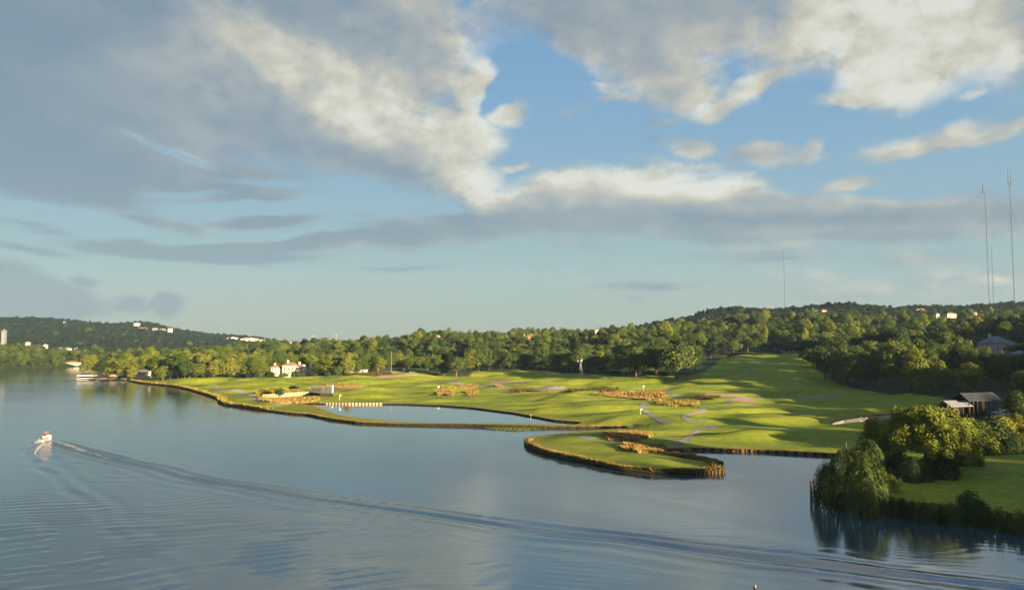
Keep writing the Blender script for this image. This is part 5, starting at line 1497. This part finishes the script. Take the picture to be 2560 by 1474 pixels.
def patch(label, pxs, n, h, mat, seed, wide=0.12):
    poly = np.array([hit(a, b)[:2] for a, b in pxs])
    rg = np.random.default_rng(seed)
    lo, hi = poly.min(0), poly.max(0)
    x = rg.uniform(lo[0], hi[0], n * 3); y = rg.uniform(lo[1], hi[1], n * 3)
    d = sdf(poly, x, y) + (vnoise(x / 4, y / 4, seed) - .5) * 4
    k = d < 0
    x, y = x[k][:n], y[k][:n]
    return blades('tall_grass', label, x, y, sheet_z(x, y), h, mat, seed, wide)

patch('ochre tall grass in the middle of the peninsula', [(1500, 1086), (1560, 1079), (1632, 1087), (1606, 1107), (1520, 1103)], 7000, .9, 'blade_ochre', 1, .11)
patch('orange tall grass behind the tip of the peninsula', [(1535, 1121), (1605, 1113), (1652, 1116), (1662, 1130), (1690, 1138), (1607, 1132)], 6000, .85, 'blade_ochre', 2, .11)
patch('olive gold tall grass bank beside the winding path', [(1640, 1006), (1690, 1001), (1745, 1006), (1742, 1018), (1660, 1017)], 5000, 1.3, 'blade_olive', 3, .16)
patch('golden tall grass on the long mid course mound', [(1490, 988), (1550, 981), (1620, 980), (1676, 991), (1630, 1000), (1570, 996)], 7000, 1.2, 'blade_ochre', 4, .18)
patch('golden tall grass left of the flag near the pond', [(1086, 982), (1112, 977), (1130, 982), (1134, 990), (1094, 989)], 2600, 1.2, 'blade_ochre', 5, .18)
patch('golden tall grass right of the flag near the pond', [(1162, 985), (1190, 976), (1200, 981), (1176, 989)], 1600, 1.1, 'blade_ochre', 6, .18)
patch('brownish tall grass behind the flag', [(1105, 968), (1150, 964), (1195, 964), (1180, 971), (1120, 971)], 2600, 1.0, 'blade_ochre', 7, .2)
patch('thin dry grass strip by the grey road', [(1225, 967), (1250, 963), (1262, 968), (1240, 972)], 900, 1.0, 'blade_ochre', 8, .2)
patch('brown grass strip beyond the dark golfer', [(1280, 974), (1330, 972), (1352, 978), (1300, 980)], 1800, 1.0, 'blade_reed', 9, .2)
patch('long dark edged grass strip mid course', [(1420, 974), (1480, 972), (1545, 973), (1530, 979), (1430, 979)], 3000, 1.2, 'blade_reed', 10, .2)
patch('ochre slope grass below the sunlit plank wall', [(640, 993), (700, 998), (770, 995), (800, 1004), (760, 1006), (690, 1010), (650, 1003)], 5200, 1.1, 'blade_ochre', 11, .2)
patch('ochre grass above the sunlit plank wall', [(640, 985), (680, 979), (740, 979), (770, 984), (700, 989)], 3600, 1.3, 'blade_olive', 12, .2)
patch('reddish grass along the crest of the back mound', [(862, 938), (930, 931), (975, 929), (980, 935), (900, 940)], 3800, 1.1, 'blade_reed', 13, .22)
patch('brown grass around the sandy patches left of centre', [(800, 960), (850, 955), (900, 964), (880, 970), (820, 966)], 2200, .7, 'blade_olive', 14, .2)
patch('brown rough on the mounds right of centre', [(1735, 990), (1760, 985), (1800, 992), (1780, 1000), (1745, 999)], 2200, .8, 'blade_reed', 15, .18)
patch('rough grass on the mound at the left shore', [(648, 976), (680, 970), (695, 976), (670, 982)], 1400, .9, 'blade_reed', 16, .2)

def fringe(label, pxs, n, width, h, mat, seed, wide=.12, inset=0.3):
    pts = np.array([at(x, y, z)[:2] for x, y, z in pxs])
    seg = np.r_[0, np.cumsum(np.hypot(*np.diff(pts, axis=0).T))]
    rg = np.random.default_rng(seed)
    s = rg.uniform(0, seg[-1], n)
    x = np.interp(s, seg, pts[:, 0]); y = np.interp(s, seg, pts[:, 1])
    k = np.clip(np.searchsorted(seg, s) - 1, 0, len(pts) - 2)
    t = pts[k + 1] - pts[k]; t /= np.hypot(t[:, 0], t[:, 1])[:, None]
    off = inset + width * rg.random(n) ** 1.4 * (0.5 + vnoise(s / 6, s * 0, seed))
    for sg in (1,):
        nx_, ny_ = -t[:, 1], t[:, 0]
    x2, y2 = x + nx_ * off, y + ny_ * off
    d = sdf(RIVER, x2, y2)
    x2 = np.where(d < 0, x - nx_ * off, x2); y2 = np.where(d < 0, y - ny_ * off, y2)
    ok = (sdf(RIVER, x2, y2) > 0.05)
    x2, y2 = x2[ok], y2[ok]
    z = sheet_z(x2, y2)
    return blades('shore_grass', label, x2, y2, np.where(z < .5, SHORE_Z, z), h, mat, seed, wide)
PEN = [e for e in COURSE_EDGE if 1305 < e[0] < 1815 and 1094 < e[1] < 1188 and not (e[0] < 1735 and 1120 < e[1] < 1136 and e[2] == 0 and e[0] > 1600)]
PEN_OUT = [(1734, 1143, 1.1), (1785, 1150, 1.1), (1806, 1158, 1.1), (1812, 1170, 1.1), (1808, 1182, 0), (1760, 1185, 0), (1708, 1186, 0), (1632, 1185, 0), (1556, 1178, 0), (1480, 1162, 0), (1403, 1147, 0), (1352, 1133, 0), (1318, 1119, 0), (1309, 1110, 0), (1312, 1098, 1.0)]
fringe('ochre and brown reeds all round the edge of the peninsula', PEN_OUT, 14000, 1.2, .7, 'blade_reed', 21, .08)
fringe('ochre grass along the inner edge of the peninsula', PEN_OUT, 5000, 1.6, .8, 'blade_ochre', 22, .08, .6)
fringe('ochre grass along the bay side of the peninsula', [(1664, 1131, 1.1), (1700, 1138, 1.1), (1734, 1143, 1.1), (1785, 1150, 1.1)], 3500, 1.4, .9, 'blade_ochre', 23, .1)
fringe('rough shore grass along the left river bank', [(300, 950, 0), (350, 958, 0), (390, 962, 0), (430, 966, 0), (470, 974, 0), (500, 983, 0), (520, 989, 0), (542, 997, 0), (545, 1005, 0), (559, 1012, 0), (616, 1020, 0), (667, 1027, 0)], 7000, 3.2, 1.1, 'blade_olive', 24, .2)
fringe('short dry grass on the pond dyke edge', [(718, 1034, 0), (769, 1038, 0), (820, 1049, 0), (896, 1059, 0), (997, 1063, 0), (1180, 1066, 0), (1222, 1068, 0), (1360, 1070, 0), (1461, 1070, 0), (1560, 1068, 0)], 6000, .5, .45, 'blade_olive', 25, .1, .12)
fringe('rough dark grass along the near bank below the lawn', [(2560, 1316, 0), (2454, 1298, 0), (2327, 1288, 0), (2225, 1268, 0), (2160, 1262, 0), (2098, 1256, 0), (2060, 1252, 0)], 7000, 2.4, .9, 'blade_olive', 26, .07)

# floating water plants by the dyke
def lily_island():
    rg = np.random.default_rng(40)
    V, Fc = [], []
    a, b = at(1224, 1071), at(1358, 1070)
    cx, cy = (a[0] + b[0]) / 2, at(1290, 1071.5)[1]
    rw, rd = (b[0] - a[0]) / 2, (at(1290, 1066.5)[1] - at(1290, 1076.5)[1]) / 2
    for _ in range(2600):
        r, th = math.sqrt(rg.random()), rg.uniform(0, 6.283)
        k = 1 + .15 * math.sin(3 * th) + .1 * math.sin(7 * th)
        x, y = cx + rw * r * k * math.cos(th), cy + rd * r * k * math.sin(th)
        if sdf(RIVER, np.array([x]), np.array([y]))[0] > -0.15: continue
        s = rg.uniform(.12, .3); z = rg.uniform(.02, .22) * (1.2 - r)
        tx, ty = rg.normal(0, .35, 2)
        n0 = len(V); o = rg.uniform(0, 6.28)
        for i in range(6):
            q = o + i * math.pi / 3
            dx, dy = s * math.cos(q), s * math.sin(q)
            V.append((x + dx, y + dy, max(.015, .04 + z + dx * tx + dy * ty)))
        Fc.append(tuple(range(n0, n0 + 6)))
    m, n, out = material('water_plants')
    bs = n.new('ShaderNodeBsdfPrincipled')
    n.link(n.ramp(n.noise(n.new('ShaderNodeNewGeometry').outputs['Position'], .9, 4, .6), [(.3, (.05, .09, .02, 1)), (.7, (.14, .17, .04, 1))]), bs.inputs['Base Color'])
    bs.inputs['Roughness'].default_value = .6
    n.link(bs.outputs[0], out.inputs[0])
    tag(mesh_obj('water_plants', V, Fc, m), 'floating mat of green water plants below the pond dyke', 'water plants', kind='stuff')
lily_island()

# ------------------------------------------------------------------ people
def cloth_material(name, shirt, trousers, skin=(0.38, 0.20, 0.13), split=0.52, neck=0.86):
    m, n, out = material(name)
    b = n.new('ShaderNodeBsdfPrincipled')
    z = n.xyz(n.new('ShaderNodeTexCoord').outputs['Object'])[2]
    c = n.mix(n.map(z, split - .01, split + .01), (*trousers, 1), (*shirt, 1))
    c = n.mix(n.map(z, neck - .01, neck + .01), c, (*skin, 1))
    n.link(c, b.inputs['Base Color']); b.inputs['Roughness'].default_value = .85
    n.link(b.outputs[0], out.inputs[0])
    return m

def person(label, loc, rz, pose, shirt, trousers, hair=(0.03, 0.02, 0.015), scale=1.0, group=None):
    """one skinned figure; joints in metres for a 1.75 m person, facing +y"""
    sit = pose == 'sit'
    hip = 0.55 if sit else 0.95
    J = {'pel': (0, 0, hip), 'waist': (0, -.01, hip + .18), 'chest': (0, 0, hip + .42), 'neck': (0, .01, hip + .58), 'head': (0, .03, hip + .68), 'crown': (0, .02, hip + .80)}
    E = [('pel', 'waist'), ('waist', 'chest'), ('chest', 'neck'), ('neck', 'head'), ('head', 'crown')]
    Rr = {'pel': .15, 'waist': .13, 'chest': .16, 'neck': .06, 'head': .095, 'crown': .085}
    for s, k in ((-1, 'l'), (1, 'r')):
        J['sh' + k] = (s * .19, 0, hip + .50)
        if pose == 'swing':
            J['el' + k] = (s * .20 + .10, .18, hip + .28); J['wr' + k] = (.18 + s * .04, .36, hip + .10); J['ha' + k] = (.19 + s * .04, .40, hip + .03)
        elif sit:
            J['el' + k] = (s * .25, .06, hip + .22); J['wr' + k] = (s * .2, .28, hip + .16); J['ha' + k] = (s * .17, .36, hip + .15)
        else:
            J['el' + k] = (s * .26, -.03, hip + .22); J['wr' + k] = (s * .28, .05, hip - .02); J['ha' + k] = (s * .28, .08, hip - .11)
        J['hp' + k] = (s * .10, 0, hip - .06)
        if sit: J['kn' + k] = (s * .13, .42, hip + .02); J['an' + k] = (s * .13, .46, .08); J['to' + k] = (s * .14, .64, .05)
        else: J['kn' + k] = (s * .13, .02, .50); J['an' + k] = (s * .15, -.02, .08); J['to' + k] = (s * .17, .17, .04)
        E += [('chest', 'sh' + k), ('sh' + k, 'el' + k), ('el' + k, 'wr' + k), ('wr' + k, 'ha' + k), ('pel', 'hp' + k), ('hp' + k, 'kn' + k), ('kn' + k, 'an' + k), ('an' + k, 'to' + k)]
        Rr.update({'sh' + k: .07, 'el' + k: .048, 'wr' + k: .034, 'ha' + k: .04, 'hp' + k: .10, 'kn' + k: .065, 'an' + k: .045, 'to' + k: .04})
    names = list(J)
    me = bpy.data.meshes.new('person')
    me.from_pydata([J[k] for k in names], [(names.index(a), names.index(b)) for a, b in E], []); me.update()
    o = bpy.data.objects.new('person', me); COL.objects.link(o)
    md = o.modifiers.new('skin', 'SKIN'); md.use_smooth_shade = True
    sv = me.skin_vertices[0].data
    for i, k in enumerate(names):
        sv[i].radius = (Rr[k], Rr[k] * (.8 if k in ('chest', 'waist', 'pel') else 1)); sv[i].use_root = (k == 'pel')
    ss = o.modifiers.new('sub', 'SUBSURF'); ss.levels = 1; ss.render_levels = 1
    me.materials.append(cloth_material('clothes', shirt, trousers, split=hip + .12, neck=hip + .56))
    tag(o, label, 'person', group)
    o.location = loc; o.rotation_euler = (0, 0, rz); o.scale = (scale,) * 3
    hm = MB()
    for (za, ra) in ((0, 1),):
        hv, hf = [], []
        for i in range(5):
            th = math.pi * .5 * i / 4
            for j in range(8):
                ph = 2 * math.pi * j / 8
                hv.append((.105 * math.cos(th) * math.cos(ph), -.02 + .115 * math.cos(th) * math.sin(ph), hip + .74 + .13 * math.sin(th)))
        hf = [(i * 8 + j, i * 8 + (j + 1) % 8, (i + 1) * 8 + (j + 1) % 8, (i + 1) * 8 + j) for i in range(4) for j in range(8)]
        hm.add(hv, hf)
    hm.build('hair', plain('hair', hair, .8, .1), o, True)
    return o

# ------------------------------------------------------------------ the motorboat
bx_, by_, _ = at(117, 1100.5)
BRZ = math.radians(29)
t = thing('motorboat', 'motorboat with open cockpit and sunlit stern speeding away up the river', 'boat', (bx_, by_, 0.1), BRZ)
t.rotation_euler = (math.radians(3.5), 0, BRZ)
st_ = [(-.0, 1.18, .55, 1.05), (1.5, 1.25, .35, 1.06), (3.2, 1.2, .28, 1.1), (4.8, .85, .3, 1.2), (6.0, .35, .5, 1.32), (6.5, .03, .9, 1.38)]
hv, hf = [], []
for y_, w_, k_, g_ in st_:
    hv += [(-w_, y_, g_), (-w_ * .86, y_, k_ * .5 + .05), (0, y_, -.32 + k_ * .35 - .1), (w_ * .86, y_, k_ * .5 + .05), (w_, y_, g_)]
for i in range(len(st_) - 1):
    for j in range(4): hf.append((i * 5 + j, i * 5 + j + 1, (i + 1) * 5 + j + 1, (i + 1) * 5 + j))
hf.append((4, 3, 2, 1, 0))
MB().add(hv, hf).build('hull', M['hull_white'], t)
MB().add([(-.95, 3.9, 1.14), (.95, 3.9, 1.14), (.3, 6.0, 1.34), (-.3, 6.0, 1.34), (0, 6.45, 1.4)], [(0, 1, 2, 3), (3, 2, 4)]).box(-1.1, 1.1, .1, 3.9, .42, .48).build('deck', M['vinyl'], t)
MB().box(-1.19, -1.02, .02, 3.9, 1.04, 1.14).box(1.02, 1.19, .02, 3.9, 1.04, 1.14).box(-1.02, 1.02, -.02, .18, .95, 1.10).build('gunwale', M['hull_white'], t)
MB().add([(-1.0, 3.8, 1.1), (1.0, 3.8, 1.1), (.85, 3.45, 1.62), (-.85, 3.45, 1.62), (-1.0, 3.85, 1.1), (1.0, 3.85, 1.1), (.85, 3.5, 1.62), (-.85, 3.5, 1.62)], [(0, 1, 2, 3), (5, 4, 7, 6), (3, 2, 6, 7), (0, 3, 7, 4), (1, 5, 6, 2)]).build('windscreen', M['glass'], t)
MB().box(-1.0, 1.0, .35, .85, .483, .9).box(-1.0, 1.0, .2, .34, .483, 1.25).build('bench_seat', M['vinyl'], t)
MB().box(-.75, -.2, 2.5, 3.0, .483, .95).box(-.75, -.2, 2.35, 2.49, .483, 1.4).build('driver_seat', M['hull_dark'], t)
MB().box(-.3, .3, -.42, -.03, .15, .95).box(-.12, .12, -.5, -.15, -.6, .147).build('engine', M['hull_dark'], t)
MB().tube([(-1.05, 2.0, 1.1), (-.98, 2.1, 2.35), (.98, 2.1, 2.35), (1.05, 2.0, 1.1)], .05, 6).build('tower_frame', M['hull_dark'], t)
t2 = MB().box(-1.22, -.1, -.05, -.024, .72, .86).box(.1, 1.22, -.05, -.024, .72, .86).build('stern_stripe', M['hull_dark'], t)
def on_boat(lx, ly, lz):
    c, s = math.cos(BRZ), math.sin(BRZ)
    return (bx_ + lx * c - ly * s, by_ + lx * s + ly * c, .1 + lz + ly * .06)
person('person in dark red top standing at the left of the boat', on_boat(-.5, 1.9, .48), BRZ, 'stand', (.25, .04, .03), (.05, .05, .07))
person('person in brown top seated in the middle of the boat', on_boat(-.05, .62, .48), BRZ, 'sit', (.22, .12, .06), (.1, .1, .1))
person('person in tan shirt seated at the right of the boat', on_boat(.6, .62, .48), BRZ, 'sit', (.40, .26, .14), (.08, .07, .06))

# white water thrown up by the hull
def foam(label, pxs, width, hgt, seed):
    pts = np.array([P(*p) for p in pxs])
    seg = np.r_[0, np.cumsum(np.hypot(*np.diff(pts, axis=0).T))]
    rg = np.random.default_rng(seed)
    n, m_ = 60, 13
    s = np.linspace(0, seg[-1], n)
    x = np.interp(s, seg, pts[:, 0]); y = np.interp(s, seg, pts[:, 1])
    dx, dy = np.gradient(x), np.gradient(y); L = np.hypot(dx, dy) + 1e-9
    V = []
    for i in range(n):
        u = i / (n - 1); env = math.sin(math.pi * min(u * 1.4 + .08, 1)) ** .7 * (1 - u * .6)
        for j in range(m_):
            v = (j / (m_ - 1) - .5) * 2
            w = width * (.35 + .65 * env)
            xx, yy = x[i] - dy[i] / L[i] * w * v / 2, y[i] + dx[i] / L[i] * w * v / 2
            h = (1 - v * v) * hgt * env * (.5 + rg.random()) + wake(np.array([xx]), np.array([yy]))[0] - .12 * abs(v) ** 3
            V.append((xx + rg.normal(0, .08), yy + rg.normal(0, .08), h))
    f = np.array([(i * m_ + j, i * m_ + j + 1, (i + 1) * m_ + j + 1, (i + 1) * m_ + j) for i in range(n - 1) for j in range(m_ - 1)])
    o = mesh_obj('wake_foam', np.array(V), f, M['foam'], smooth=True)
    tag(o, label, 'foam', kind='stuff')
m, n_, out_ = material('foam')
b_ = n_.new('ShaderNodeBsdfPrincipled')
fz = n_.noise(n_.new('ShaderNodeNewGeometry').outputs['Position'], 1.6, 5, .7)
n_.link(n_.ramp(fz, [(.35, (.12, .14, .14, 1)), (.62, (.48, .47, .45, 1))]), b_.inputs['Base Color']); b_.inputs['Roughness'].default_value = .7
n_.link(b_.outputs[0], out_.inputs[0])
M['foam'] = m
foam('white bow wave thrown to the left of the motorboat', [(118, 1097), (104, 1102), (92, 1107), (78, 1110), (70, 1109)], 5.0, .75, 1)
foam('white foam ridge trailing right behind the motorboat', [(122, 1101), (140, 1105), (160, 1111), (178, 1117), (200, 1125), (235, 1135), (280, 1148)], 1.9, .38, 2)
foam('churned pale water curling off the left of the wake', [(112, 1104), (100, 1114), (90, 1125), (85, 1134), (92, 1142), (115, 1158)], 1.5, .2, 3)
foam('short churned water right behind the stern', [(117, 1102), (121, 1108), (128, 1116)], 2.0, .22, 4)

# ------------------------------------------------------------------ golfers, flags, windmill, poles, masts
x, y, z = hit(1367, 978); person('distant golfer in dark clothes by the grey road', (x, y, z), 2.6, 'swing', (.02, .02, .03), (.02, .02, .02), scale=1.35)
x, y, z = hit(1657, 1112); person('golfer in white top and dark trousers beside the inlet path', (x, y, z), 1.9, 'stand', (.7, .68, .62), (.03, .03, .04))
def flagstick(px, py, label, hgt=2.6, col='white_paint', flag=True):
    x, y, z = hit(px, py)
    t = thing('flagstick', label, 'flag', (x, y, z), 0.2)
    MB().cone(0, 0, -.2, hgt, .05, .035, 6).build('pole', M['white_paint'], t)
    if flag:
        MB().add([(0.04, -.01, hgt - .62), (.75, .10, hgt - .55), (.75, .10, hgt - .12), (0.04, -.01, hgt - .05), (0.04, .01, hgt - .62), (.75, .12, hgt - .55), (.75, .12, hgt - .12), (0.04, .01, hgt - .05)], [(0, 1, 2, 3), (7, 6, 5, 4), (0, 4, 5, 1), (3, 2, 6, 7), (1, 5, 6, 2)]).build('flag', M[col], t)
flagstick(1095, 979, 'white flagstick left of centre beside the golden grass', 3.0)
flagstick(1608, 977, 'white flagstick on the long golden mound', 3.0)
flagstick(849, 1000, 'yellow flagstick on the green behind the pond', 2.6, 'yellow_paint')
flagstick(1601, 1035, 'yellow flag by the winding cart path', 2.0, 'yellow_paint')
flagstick(1327, 1043, 'short pale marker post on the right pond bank', 1.3, 'white_paint', False)
flagstick(945, 932, 'white post on the crest of the back mound', 3.4, 'white_paint', False)
flagstick(2116, 1121, 'short white marker post at the end of the long seawall', 1.6, 'white_paint', False)

x, y, z = far(978, 921, 600); z = ground(x, y)
t = thing('flagpole', 'tall thin flagpole before the dark middle trees', 'pole', (x, y, z))
zt = far(978, 879, 600)[2] - z
MB().cone(0, 0, -.3, zt, .12, .07, 8).build('pole', M['steel'], t)
MB().cone(0, 0, zt + .003, zt + .3, .2, .05, 8).build('finial', M['steel'], t)

# windmill
x, y, z = hit(1452, 937); zc = far(1452, 903, y)[2] - z
t = thing('windmill', 'grey farm windmill with tail vane against the dark woods', 'windmill', (x, y, z), 1.0)
for sx in (-1, 1):
    for sy in (-1, 1):
        MB().tube([(sx * 1.1, sy * 1.1, -.3), (sx * .15, sy * .15, zc)], .07, 5).build('leg', M['steel'], t)
for k in range(1, 6):
    zz = zc * k / 6; w_ = 1.1 - .95 * k / 6
    MB().tube([(-w_, -w_, zz), (w_, -w_, zz), (w_, w_, zz), (-w_, w_, zz), (-w_, -w_, zz)], .04, 4).build('brace', M['steel'], t)
hub = MB().tube([(0, -.7, zc + .2), (0, .4, zc + .2)], .16, 8).build('hub', M['steel'], t)
bl = MB().add([(-.06, -.62, .35), (.10, -.74, .35), (.22, -.76, 1.6), (-.14, -.60, 1.6), (-.06, -.60, .35), (.10, -.72, .35), (.22, -.74, 1.6), (-.14, -.58, 1.6)], [(0, 1, 2, 3), (7, 6, 5, 4), (0, 4, 5, 1), (2, 6, 7, 3), (1, 5, 6, 2), (0, 3, 7, 4)])
b0 = None
for k in range(12):
    if b0 is None: o = bl.build('blade', M['steel'], t); b0 = o.data
    else:
        o = bpy.data.objects.new('blade', b0); COL.objects.link(o); o.parent = t
    o.location = (0, 0, zc + .2); o.rotation_euler = (0, 2 * math.pi * k / 12, 0)
MB().tube([(0, .4, zc + .2), (0, 2.0, zc + .2)], .05, 5).add([(-.02, 1.6, zc - .3), (-.02, 2.9, zc - .5), (-.02, 2.9, zc + .9), (-.02, 1.6, zc + .7), (.02, 1.6, zc - .3), (.02, 2.9, zc - .5), (.02, 2.9, zc + .9), (.02, 1.6, zc + .7)], [(0, 1, 2, 3), (7, 6, 5, 4), (0, 4, 5, 1), (2, 6, 7, 3), (1, 5, 6, 2), (0, 3, 7, 4)]).build('tail_vane', M['white_paint'], t)

# lattice masts on the ridge
M['mast_red'] = plain('mast_red', (0.060, 0.042, 0.045), 0.7, 0.2, vary=0.1)
M['mast_white'] = plain('mast_white', (0.066, 0.062, 0.068), 0.7, 0.2, vary=0.1)
def mast(label, px, base, top, d, face, legr, extra):
    x, y, zt = far(px, top, d); zb = far(px, base, d)[2] - 22
    t = thing('radio_mast', label, 'mast', (x, y, zb))
    H = zt - zb; n = 28
    for k in range(n):
        z0, z1 = H * k / n, H * (k + 1) / n
        mb = MB()
        c = [(face / math.sqrt(3) * math.cos(a), face / math.sqrt(3) * math.sin(a)) for a in (math.pi / 2, math.pi * 7 / 6, math.pi * 11 / 6)]
        for i in range(3):
            a, b = c[i], c[(i + 1) % 3]
            mb.tube([(*a, z0), (*a, z1)], legr, 4, False)
            m3 = 4
            for j in range(m3):
                u0, u1 = z0 + (z1 - z0) * j / m3, z0 + (z1 - z0) * (j + 1) / m3
                mb.tube([(*a, u0), (*b, u1)] if j % 2 else [(*b, u0), (*a, u1)], legr * .55, 3, False)
        mb.build('lattice_section', M['mast_red' if k % 4 < 2 else 'mast_white'], t)
    for e in extra:
        if e == 'twin':
            MB().box(-4, 4, -2, 2, H + .003, H + 1.5).build('platform', M['mast_white'], t)
            for s in (-3.4, 3.4): MB().cone(s, 0, H + 1.503, H + 38, .9, .5, 6).build('antenna', M['mast_white'], t)
        elif e == 'single':
            MB().box(-5.5, 3, -2, 2, H + .003, H + 2.2).build('platform', M['mast_white'], t)
            MB().cone(-5, 0, H + 2.203, H + 26, 1.0, .6, 6).build('antenna', M['mast_white'], t)
        elif e == 'thin':
            MB().cone(0, 0, H + .003, H + 18, .5, .2, 6).build('antenna', M['mast_white'], t)
    for k in range(3):
        a = 2 * math.pi * k / 3 + .4
        for f_ in (.35, .65, .93):
            MB().tube([(0, 0, H * f_), (150 * math.cos(a), 150 * math.sin(a), 10)], .035, 3, False).build('guy_wire', M['steel'], t)
    for f_ in (.28, .5, .78): MB().box(-face * .9, face * .9, -face * .9, face * .9, H * f_, H * f_ + 1.2).build('collar', M['mast_white'], t)
mast('tallest grey radio mast at the right edge with twin antennas', 2524, 764, 461, 1950, 1.9, .30, ['twin'])
mast('second tallest radio mast with a single offset antenna', 2462, 764, 481, 1980, 1.7, .27, ['single'])
mast('shorter thin radio mast between the two tall ones', 2479, 764, 632, 2100, 1.3, .2, ['thin'])
mast('faint lone radio mast above the saddle of the right ridge', 1959, 778, 632, 2500, 1.2, .2, ['thin'])

def pylon(px, base, top, d, label):
    x, y, zt = far(px, top, d); zb = far(px, base, d)[2] - 12
    t = thing('power_pole', label, 'pole', (x, y, zb)); H = zt - zb
    MB().cone(0, 0, 0, H, .35, .2, 6).build('pole', M['steel'], t)
    for k in (.86, .94): MB().box(-2.6, 2.6, -.12, .12, H * k, H * k + .25).build('crossarm', M['steel'], t)
pylon(780, 858, 838, 1500, 'left one of the pair of power poles on the low skyline')
pylon(786, 858, 836, 1500, 'right one of the pair of power poles on the low skyline')
pylon(841, 855, 833, 1400, 'lone power pole right of the pair on the low skyline')
x, y, zt = far(931, 834, 1300); 
t = thing('church_spire', 'small white spire on the skyline above the belt', 'spire', (x, y, zt - 22))
MB().box(-1, 1, -1, 1, 0, 17).build('tower', M['pale_stone'], t)
MB().cone(0, 0, 17.003, 22, 1.3, .05, 4).build('steeple', M['pale_stone'], t)

M['rust_dark'] = plain('dark_rust', (0.12, 0.05, 0.025), .9, .1, vary=.4, scale=2)
# buoys and piling by the near point
def buoy(px, py, label):
    x, y, _ = at(px, py)
    t = thing('buoy', label, 'buoy', (x, y, 0))
    MB().cone(0, 0, -.4, .25, .22, .3, 10).cone(0, 0, .253, .75, .3, .12, 10).build('float', M['white_paint'], t)
    MB().tube([(0, 0, .75), (.0, 0, .95)], .03, 5).build('ring', M['steel'], t)
buoy(2037, 1247, 'white buoy at the outermost weeping bush'); buoy(2097, 1259, 'white buoy between the two weeping bushes'); buoy(2436, 1304, 'white buoy off the near bank below the lawn')
x, y, _ = at(1888, 1471)
t = thing('marker_buoy', 'small dark buoy alone at the bottom of the picture', 'buoy', (x, y, 0))
MB().cone(0, 0, -.4, .2, .18, .22, 10).build('float', M['black'], t); MB().cone(0, 0, .203, .5, .16, .08, 10).build('cap', M['hull_dark'], t)
x, y, _ = at(2028, 1247); zt = far(2028, 1202, y)[2]
t = thing('piling', 'rusty orange steel piling standing at the tip of the near point', 'piling', (x, y, 0))
MB().cone(0, 0, -2, zt, .2, .2, 8).build('post', M['rust_dark'], t); MB().cone(0, 0, zt + .003, zt + .12, .24, .24, 8).build('cap', M['rust_dark'], t)

build_forest()

# ------------------------------------------------------------------ air
def haze():
    m, n, out = material('haze')
    v = n.new('ShaderNodeVolumePrincipled')
    v.inputs['Color'].default_value = (0.50, 0.74, 1.0, 1)
    v.inputs['Density'].default_value = HAZE
    v.inputs['Anisotropy'].default_value = 0.0
    n.link(v.outputs[0], out.inputs['Volume'])
    mb = MB().box(-4200, 4200, -900, 5600, -6, 520)
    tag(mb.build('haze', m), 'thin evening haze', kind='stuff')
HAZE = 0.00003
haze()
